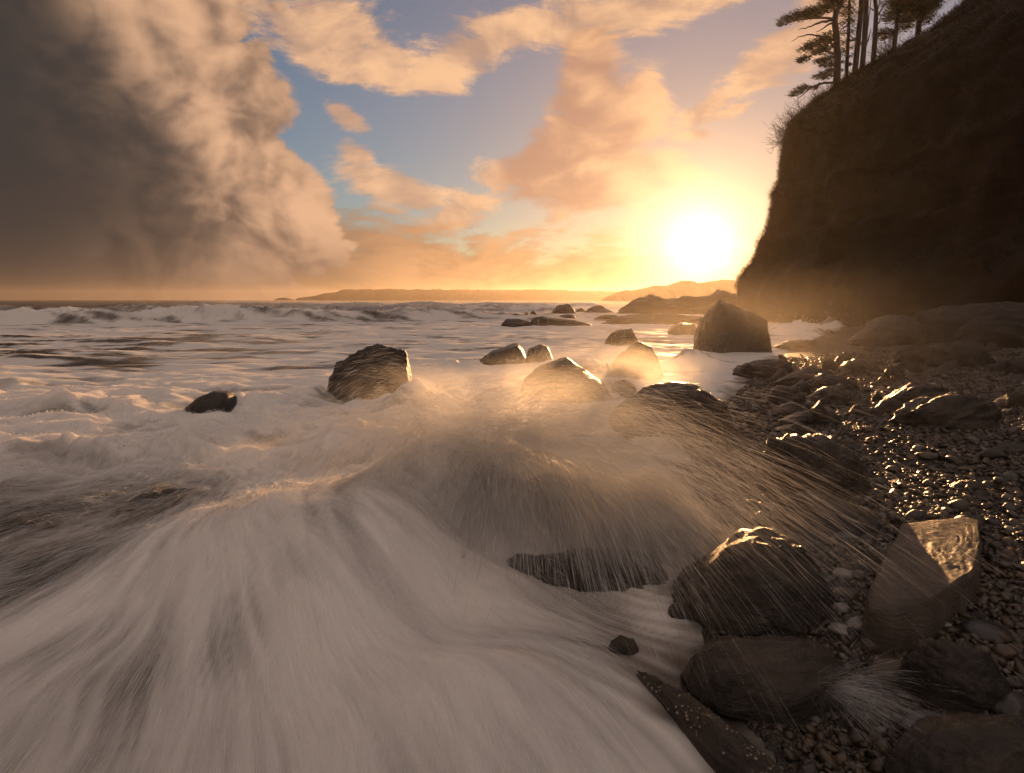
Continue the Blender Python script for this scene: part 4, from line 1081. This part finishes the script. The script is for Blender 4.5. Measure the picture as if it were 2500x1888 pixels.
# ================================================================== spray
m, b, out = material('sea_spray')
c = b.mix(attr(b, 'tone'), (0.88, 0.87, 0.86), (0.97, 0.965, 0.96))
df = b.t.nodes.new('ShaderNodeBsdfDiffuse'); b.put(df, 0, c)
tr = b.t.nodes.new('ShaderNodeBsdfTranslucent'); b.put(tr, 0, c)
gl = b.t.nodes.new('ShaderNodeBsdfGlossy'); gl.inputs['Roughness'].default_value = 0.35
def mixsh(f, a, c_):
    n = b.t.nodes.new('ShaderNodeMixShader'); b.put(n, 0, f)
    b.t.links.new(a.outputs[0], n.inputs[1]); b.t.links.new(c_.outputs[0], n.inputs[2]); return n
body = mixsh(0.05, mixsh(0.66, df, tr), gl)
fin_ = body
b.t.links.new(fin_.outputs[0], out.inputs['Surface'])
M_SPRAY = m
gP = np.random.default_rng(77)
def strands(name, label, p0, vel, t0, dt, wid, cover, cat='spray', K=5, grav=9.8, parent=None):
    """thin tapering threads of thrown water, each lying along its own ballistic path"""
    n = len(p0)
    ts_ = np.linspace(0, 1, K)[None, :] * dt[:, None] + t0[:, None]
    pos = p0[:, None, :] + vel[:, None, :] * ts_[:, :, None]
    pos[:, :, 2] -= 0.5 * grav * ts_ ** 2
    ok = pos[:, :, 2].min(1) > -0.05
    pos = pos[ok]; wid = wid[ok]; cover = cover[ok]; n = len(pos)
    tan = pos[:, -1] - pos[:, 0]; tan /= np.linalg.norm(tan, axis=1)[:, None] + 1e-9
    a = np.cross(tan, gP.normal(size=(n, 3))); a /= np.linalg.norm(a, axis=1)[:, None] + 1e-9
    c_ = np.cross(tan, a)
    mid = (K - 1) // 2
    ring = [pos[:, mid] + (a * math.cos(2.0944 * j) + c_ * math.sin(2.0944 * j)) * wid[:, None] for j in range(3)]
    V = np.stack([pos[:, 0], ring[0], ring[1], ring[2], pos[:, -1]], 1)
    F6 = np.array([[0, 2, 1], [0, 3, 2], [0, 1, 3], [4, 1, 2], [4, 2, 3], [4, 3, 1]])
    F = (F6[None] + (np.arange(n) * 5)[:, None, None]).reshape(-1, 3)
    o = mesh_obj(name, V.reshape(-1, 3), F, M_SPRAY, parent, attrs={'tone': np.repeat(gP.random(n), 5)})
    if parent is None: tag(o, label, cat, kind='stuff')
    else: o['kind'] = 'stuff'
    return o
def burst(name, label, C, spread, n, az, azs, sp, sps, up, ups, t0, dt, wid, cov, grav=9.8):
    p0 = np.asarray(C)[None] + gP.normal(size=(n, 3)) * np.asarray(spread)[None]
    A = gP.normal(az, azs, n); s_ = np.abs(gP.normal(sp, sps, n))
    vel = np.stack([np.sin(A) * s_, -np.cos(A) * s_, gP.normal(up, ups, n)], 1)    # az 0 = toward the camera, + = right
    return strands(name, label, p0, vel, gP.uniform(*t0, n), gP.uniform(*dt, n), wid * gP.lognormal(0, 0.4, n), np.clip(gP.uniform(*cov, n), 0, 1), grav=grav)

# the great central splash: curtain sheets and threads
C0 = at_depth(1200, 1060, 4.1)
n = 74000; NJ = 460
kj = gP.random(NJ)
Aj = np.where(kj < 0.42, gP.normal(-0.05, 0.8, NJ), np.where(kj < 0.72, gP.normal(0.8, 0.45, NJ), gP.uniform(-2.6, 2.0, NJ)))
sj = np.where(Aj > 0.1, np.abs(gP.normal(2.1, 0.9, NJ)) + 1.4 * np.clip(Aj - 0.2, 0, 0.9), np.abs(gP.normal(1.7, 0.6, NJ))) + 0.2
uj = gP.normal(1.2, 0.7, NJ)
pj = C0[None] + gP.normal(size=(NJ, 3)) * np.array([0.42, 0.20, 0.07])[None]
wj = gP.lognormal(0, 0.9, NJ); wj /= wj.sum()
ij = gP.choice(NJ, n, p=wj)
A = Aj[ij] + gP.normal(0, 0.045, n)
sp = sj[ij] * (1 + gP.normal(0, 0.10, n))
p0 = pj[ij] + gP.normal(0, 0.035, (n, 3))
vel = np.stack([np.sin(A) * sp, -np.cos(A) * sp * 0.75, uj[ij] + gP.normal(0, 0.12, n)], 1) + gP.normal(0, 0.06, (n, 3))
t0_ = 0.01 + 0.44 * gP.random(n) ** 1.1
strands('great_splash', 'great fan of spray bursting over the drowned boulder, largest splash', p0, vel, t0_, gP.uniform(0.02, 0.09, n), np.minimum(0.00024 * gP.lognormal(0, 0.9, n) * (1.1 - 1.0 * t0_), 0.00075), np.ones(n), K=3)
# long jets flung over the stones toward the camera's right
n = 6000; NJ = 90
Aj = gP.normal(0.85, 0.25, NJ); sj = gP.uniform(2.6, 4.6, NJ); uj = gP.normal(0.9, 0.4, NJ)
ij = gP.integers(0, NJ, n)
A = Aj[ij] + gP.normal(0, 0.02, n); sp = sj[ij] * (1 + gP.normal(0, 0.05, n))
strands('flung_jets', 'long thin jets of water flung over the stones beside the great splash', C0[None] + np.array([0.35, -0.15, -0.12]) + gP.normal(0, 0.06, (n, 3)), np.stack([np.sin(A) * sp, -np.cos(A) * sp, uj[ij] + gP.normal(0, 0.06, n)], 1), gP.uniform(0.08, 0.46, n), gP.uniform(0.03, 0.10, n), 0.00026 * gP.lognormal(0, 0.5, n), np.ones(n), K=3)
# water spilling off the front of the drowned boulder in torn streams
n = 40000; NJ = 320
xj = gP.uniform(-0.95, 0.85, NJ); wj = gP.lognormal(0, 0.9, NJ); wj /= wj.sum()
uj = gP.normal(0.55, 0.35, NJ); sj = np.abs(gP.normal(1.9, 0.5, NJ))
ij = gP.choice(NJ, n, p=wj)
p0 = np.stack([xj[ij] + gP.normal(0, 0.02, n), 3.98 + 0.10 * np.cos(xj[ij] * 2) + gP.normal(0, 0.08, n), 0.47 - 0.16 * (xj[ij] + 0.1) ** 2 + gP.normal(0, 0.03, n)], 1)
A = xj[ij] * 0.75 + gP.normal(0, 0.06, n)
vel = np.stack([np.sin(A) * sj[ij] * 1.2, -np.cos(A) * sj[ij], uj[ij] + gP.normal(0, 0.10, n)], 1)
t0_ = 0.34 * gP.random(n)
strands('spilling_water', 'torn streams of water spilling down the front of the drowned boulder', p0, vel, t0_, gP.uniform(0.03, 0.09, n), 0.00050 * gP.lognormal(0, 0.7, n), np.ones(n), K=3)
m, b, out = material('water_curtain')
ua, ta, fa_ = attr(b, 'along'), attr(b, 'down'), attr(b, 'cover')
Pq = b.xyz(b.mul(ua, 1.0), b.mul(ta, 0.09), 0.0)
s1 = b.noise(Pq, 26.0, 5, 0.65); s2 = b.noise(Pq, 90.0, 3, 0.6)
al = b.mul(b.sstep(b.add(b.mul(s1, 0.7), b.mul(s2, 0.3)), b.lin(ta, 0, 1, 0.28, 0.46), b.lin(ta, 0, 1, 0.55, 0.70)), fa_)
df = b.t.nodes.new('ShaderNodeBsdfDiffuse'); b.put(df, 0, (0.74, 0.70, 0.67, 1))
tr = b.t.nodes.new('ShaderNodeBsdfTranslucent'); b.put(tr, 0, (0.80, 0.76, 0.72, 1))
tp_ = b.t.nodes.new('ShaderNodeBsdfTransparent')
fin_ = mixsh(al, tp_, mixsh(0.55, df, tr))
b.t.links.new(fin_.outputs[0], out.inputs['Surface'])
M_CURT = m
def curtain(name, label, C, sp_f, up, tmax, a0, a1, seed, cov=0.8, na=260, nt=40, spread=0.25):
    th = np.linspace(a0, a1, na); tt_ = np.linspace(0, 1, nt)
    T, TH_ = np.meshgrid(tt_, th, indexing='ij')
    s_ = sp_f(TH_) * (1 + 0.22 * n2(TH_ * 3 + seed, T * 0.3) + 0.10 * n2(TH_ * 11 + seed, T * 0.5))
    tm = T * tmax
    x = C[0] + spread * np.sin(TH_) + np.sin(TH_) * s_ * tm
    y = C[1] - 0.10 * np.cos(TH_) - 0.75 * np.cos(TH_) * s_ * tm
    z = C[2] + up * (1 + 0.3 * n2(TH_ * 4, 0 * T + seed)) * tm - 4.9 * tm ** 2 + 0.015 * n2(TH_ * 20, T * 5)
    cv_ = cov * ss(T, 0, 0.12) * ss(T, 1.0, 0.45) * ss(TH_, a0, a0 + 0.4) * ss(TH_, a1, a1 - 0.4)
    cv_ = np.where(z < -0.02, 0, cv_)
    o = mesh_obj(name, np.stack([x.ravel(), y.ravel(), np.maximum(z.ravel(), -0.03)], 1), grid_faces(nt, na), M_CURT, attrs={'along': (TH_ + seed).ravel(), 'down': T.ravel(), 'cover': cv_.ravel()})
    return tag(o, label, 'splash', kind='stuff')
curtain('water_curtain', 'thin torn curtain of water falling in front of the drowned boulder', C0 + np.array([0.0, -0.05, -0.10]), lambda a: 1.35 + 0.6 * np.clip(a, 0, 1.5), 0.5, 0.36, -1.3, 1.5, 1.3, 0.55)

# smaller bursts
def B(u, v, y): return at_depth(u, v, y)
burst('small_splash', 'small fan of spray bursting on the broad dark boulder', B(2010, 1680, 2.12), (0.02, 0.02, 0.015), 1300, 1.1, 0.5, 1.9, 0.6, 0.5, 0.5, (0.01, 0.10), (0.03, 0.08), 0.00022, (0.15, 0.5))
def rock_spray(u, v, n, az, azs, sp, up, label, w_=1.0, spread=(0.5, 0.2, 0.12)):
    g = on_ground(u, v)
    y = g[1]
    burst('wave_spray', label, (g[0], y, 0.08), np.array(spread), n, az, azs, sp, sp * 0.4, up * 0.75, up * 0.4, (0.0, 0.32), (0.05, 0.12), 0.00008 * y * w_, (0.1, 0.4))
rock_spray(1560, 905, 1300, 0.2, 1.2, 1.5, 2.6, 'golden spray rising round the peaked rock', 0.8, (0.8, 0.4, 0.2))
rock_spray(1300, 930, 1300, 0.2, 1.2, 1.2, 2.2, 'spray leaping beside the pointed pyramid rock', 0.8, (0.6, 0.3, 0.10))
rock_spray(1330, 890, 600, 0.6, 1.0, 1.0, 2.0, 'spray pouring off the squat rock', 0.7, (0.5, 0.4, 0.15))
rock_spray(1090, 930, 400, 0.1, 1.4, 1.0, 1.9, 'spray breaking beside the tall blunt boulder', 0.8, (0.7, 0.4, 0.12))
rock_spray(690, 985, 300, -0.1, 1.3, 1.0, 1.6, 'spray heaped between the small humped rock and tall boulder', 0.8, (0.6, 0.3, 0.1))
rock_spray(1690, 870, 750, -0.4, 1.0, 1.0, 2.2, 'spray surging up the seaward side of the huge angular boulder', 0.9, (0.6, 0.6, 0.2))
rock_spray(1990, 806, 900, 0.2, 1.4, 1.6, 2.6, 'spray churning in the pool at the cliff foot', 0.8, (1.4, 1.0, 0.2))
rock_spray(1000, 1080, 1300, 0.2, 1.2, 1.3, 1.9, 'ragged crest of spray behind the great splash', 0.8, (0.6, 0.25, 0.12))
rock_spray(140, 1000, 350, -0.2, 1.2, 0.8, 1.5, 'puff of spray thrown up alone far along the wash', 0.8, (0.2, 0.2, 0.1))
# spume: ragged wisps lifted off the crests of the broken water
n = 26000
ys = 3.6 + 10.0 * gP.random(n) ** 1.3
xs_ = gP.uniform(-0.88, 0.28, n) * ys * 0.98
zc, fcv = sea_fields(xs_, ys)
pick = (zc > 0.02 + 0.10 * gP.random(n)) & (xs_ < waterline(ys) - 0.2)
xs_, ys, zc = xs_[pick], ys[pick], zc[pick]; n = len(xs_)
hd_ = n2(xs_ * 0.6, ys * 0.6) * 1.6
vel = np.stack([0.5 + 0.7 * hd_ + gP.normal(0, 0.35, n), -0.5 + 0.5 * np.cos(hd_ * 2) + gP.normal(0, 0.3, n), gP.normal(0.75, 0.3, n)], 1)
strands('spume', 'ragged spume blowing off the crests of the broken water', np.stack([xs_, ys, zc - 0.02], 1), vel, gP.uniform(0, 0.06, n), gP.uniform(0.06, 0.16, n), 0.00022 * ys * gP.lognormal(0, 0.4, n), gP.uniform(0.08, 0.35, n), K=4)
# silky threads lying in the foreground wash, drawn out along the flow
n = 46000
fy = 1.5 + 7.5 * gP.random(n) ** 1.5; fx = gP.uniform(-0.95, 0.30, n) * (fy + 0.3)
okf = fx < waterline(fy) - 0.55; fx, fy = fx[okf], fy[okf]; n = len(fx)
K = 5
def fdir(x, y):
    px_, py_ = x + 2.1, y - 5.0
    a_ = np.arctan2(px_, -py_); lr_ = np.log(np.hypot(px_, py_) + 0.12)
    fk = ss(y, 4.2, 6.0)
    a_ = a_ * (1 - fk) + fk * (1.2 + 1.8 * n2(x * 0.45, y * 0.6)) + 0.5 * n2(a_ * 1.4 + 3, lr_ * 1.8) + 0.25 * n2(x * 1.3, y * 1.3)
    return np.sin(a_), -np.cos(a_)
Ls = gP.uniform(0.08, 0.34, n); P_ = np.zeros((n, K, 3)); cx_, cy_ = fx.copy(), fy.copy()
lift = gP.uniform(0.0, 0.035, n) * (gP.random(n) < 0.6)
for k in range(K):
    z_, _f = sea_fields(cx_, cy_)
    P_[:, k] = np.stack([cx_, cy_, z_ + 0.002 + lift * math.sin(math.pi * k / (K - 1))], 1)
    dx_, dy_ = fdir(cx_, cy_); cx_ = cx_ + dx_ * Ls / (K - 1); cy_ = cy_ + dy_ * Ls / (K - 1)
wd = 0.00018 * (fy + 0.6) * gP.lognormal(0, 0.5, n)
tan = P_[:, -1] - P_[:, 0]; sdv = np.stack([tan[:, 1], -tan[:, 0], 0 * wd], 1); sdv /= np.linalg.norm(sdv, axis=1)[:, None] + 1e-9
M_ = P_[:, K // 2]
V = np.stack([P_[:, 0], M_ - sdv * wd[:, None], M_ + np.array([0, 0, 1.0]) * wd[:, None] * 0.8, M_ + sdv * wd[:, None], P_[:, -1]], 1)
F4 = np.array([[0, 2, 1], [0, 3, 2], [4, 1, 2], [4, 2, 3]])
F = (F4[None] + (np.arange(n) * 5)[:, None, None]).reshape(-1, 3)
o = mesh_obj('foam_threads', V.reshape(-1, 3), F, M_SPRAY, attrs={'tone': np.repeat(gP.random(n), 5)})
tag(o, 'silky foam threads drawn out in the foreground wash', 'foam', kind='stuff')
# loose drops
def drops(name, label, p0, vel, tt_, r_):
    V6 = np.array([[1, 0, 0], [-1, 0, 0], [0, 1, 0], [0, -1, 0], [0, 0, 1], [0, 0, -1]], float)
    F8 = np.array([[0, 2, 4], [2, 1, 4], [1, 3, 4], [3, 0, 4], [2, 0, 5], [1, 2, 5], [3, 1, 5], [0, 3, 5]])
    pos = p0 + vel * tt_[:, None]; pos[:, 2] -= 4.9 * tt_ ** 2
    ok = pos[:, 2] > 0.05; pos = pos[ok]; r_ = r_[ok]; n = len(pos)
    V = (V6[None] * r_[:, None, None] + pos[:, None, :]).reshape(-1, 3)
    F = (F8[None] + (np.arange(n) * 6)[:, None, None]).reshape(-1, 3)
    o = mesh_obj(name, V, F, M_SPRAY, attrs={'tone': np.repeat(gP.random(n), 6), 'cover': np.full(n * 6, 0.9)})
    tag(o, label, 'drops', kind='stuff')
n = 7000
A = gP.normal(0.2, 1.1, n); sp = np.abs(gP.normal(2.6, 1.1, n))
drops('flying_drops', 'loose drops flying from the great splash', C0[None] + gP.normal(size=(n, 3)) * np.array([0.3, 0.2, 0.08]), np.stack([np.sin(A) * sp, -np.cos(A) * sp * 0.75, gP.normal(1.3, 0.9, n)], 1), gP.uniform(0.05, 0.42, n), 0.0016 * gP.lognormal(0, 0.4, n))
# spindrift along the crest of the breaker
nb = 5200
xb = gP.uniform(-62, -2, nb)
yb = 47.0 + 0.30 * (xb + 10) + 1.6 * n2(xb * 0.055 + 1.0, 0 * xb + 1.0) + 0.45 * n2(xb * 0.35, 0 * xb + 1.0)
hb_ = 1.02 * ss(xb, 10, -10) * (0.72 + 0.36 * n2(xb * 0.12, 0 * xb + 3.0) + 0.14 * n2(xb * 0.55, 0 * xb + 1.0))
p0 = np.stack([xb, yb + gP.normal(0, 0.5, nb), np.maximum(hb_, 0.1) * gP.uniform(0.5, 1.1, nb)], 1)
kk = n2(xb * 0.4, 0 * xb + 6) > -0.1
p0 = p0[kk]; nb = len(p0)
vel = np.stack([gP.normal(0, 0.8, nb), gP.normal(-0.6, 0.8, nb), gP.normal(1.2, 0.6, nb)], 1)
strands('breaker_spray', 'spindrift torn from the crest of the long breaker', p0, vel, gP.uniform(0, 0.2, nb), gP.uniform(0.08, 0.2, nb), 0.014 * gP.lognormal(0, 0.4, nb), gP.uniform(0.15, 0.6, nb))

# ================================================================== haze
HZ = [(-2750, -260, -6), (2750, 2700, 40)]
bmh = bmesh.new(); bmesh.ops.create_cube(bmh, size=1.0)
me = bpy.data.meshes.new('haze'); bmh.to_mesh(me); bmh.free()
hz = bpy.data.objects.new('haze', me); COL.objects.link(hz)
hz.scale = [HZ[1][i] - HZ[0][i] for i in range(3)]
hz.location = [(HZ[1][i] + HZ[0][i]) / 2 for i in range(3)]
m = bpy.data.materials.new('salt_haze'); m.use_nodes = True
t = m.node_tree; t.nodes.clear()
ho = t.nodes.new('ShaderNodeOutputMaterial'); pv = t.nodes.new('ShaderNodeVolumePrincipled')
pv.inputs['Color'].default_value = (0.98, 0.84, 0.70, 1); pv.inputs['Density'].default_value = 0.00018; pv.inputs['Anisotropy'].default_value = 0.68
t.links.new(pv.outputs[0], ho.inputs['Volume'])
me.materials.append(m)
tag(hz, 'thin salt haze over the bay', 'haze', kind='stuff')

# mist hanging in the broken water
m = bpy.data.materials.new('spray_mist'); m.use_nodes = True
t = m.node_tree; t.nodes.clear(); b = NT(t)
ho = t.nodes.new('ShaderNodeOutputMaterial'); pv = t.nodes.new('ShaderNodeVolumePrincipled')
P = coords(b)
fall = b.sstep(b.vm('LENGTH', P), 1.0, 0.15)
dn = b.mul(b.mul(fall, b.sstep(b.noise(b.vm('ADD', b.vm('MULTIPLY', P, (1.0, 1.0, 0.6)), (3.1, 0, 0)), 2.6, 4, 0.6), 0.38, 0.70)), 1.0)
oi = t.nodes.new('ShaderNodeObjectInfo')
dn = b.mul(dn, b.sep(oi.outputs['Color'])[0])
b.put(pv, 'Density', dn); pv.inputs['Color'].default_value = (0.95, 0.92, 0.89, 1); pv.inputs['Anisotropy'].default_value = 0.68
t.links.new(pv.outputs[0], ho.inputs['Volume'])
M_MIST = m
Vm, Fm = ico(3)
m = bpy.data.materials.new('beach_glare_mist'); m.use_nodes = True
t = m.node_tree; t.nodes.clear(); b = NT(t)
ho = t.nodes.new('ShaderNodeOutputMaterial'); pv = t.nodes.new('ShaderNodeVolumePrincipled')
b.put(pv, 'Density', b.mul(b.sstep(b.vm('LENGTH', coords(b)), 1.0, 0.1), 0.0045)); pv.inputs['Color'].default_value = (0.98, 0.90, 0.80, 1); pv.inputs['Anisotropy'].default_value = 0.7
t.links.new(pv.outputs[0], ho.inputs['Volume'])
o = mesh_obj('spray_mist', Vm, Fm, m); o.location = (6.5, 17.0, 0.4); o.scale = (7.5, 14.5, 2.4)  # added volume: thin spray, also standing in for the golden lens glare
tag(o, 'thin spray mist added over the upper beach for its golden glare', 'mist', kind='stuff')
for (u, v_, y, rx, ry, rz, den, lab) in ((1240, 985, 4.95, 1.35, 0.7, 0.42, 1.3, 'mist of fine drops in the heart of the great splash'),
                                          (1480, 930, 10.0, 2.6, 1.6, 0.75, 0.6, 'golden mist drifting round the pointed and peaked rocks'),
                                          (1000, 960, 8.5, 1.6, 1.0, 0.5, 0.7, 'mist beside the tall blunt boulder'),
                                          (600, 1120, 6.0, 3.6, 1.6, 0.32, 0.8, 'low veil of mist over the broken water')):
    c = at_depth(u, v_, y)
    o = mesh_obj('spray_mist', Vm, Fm, M_MIST); o.location = tuple(c); o.scale = (rx, ry, rz); o.color = (den, 0, 0, 1)
    tag(o, lab, 'mist', kind='stuff')
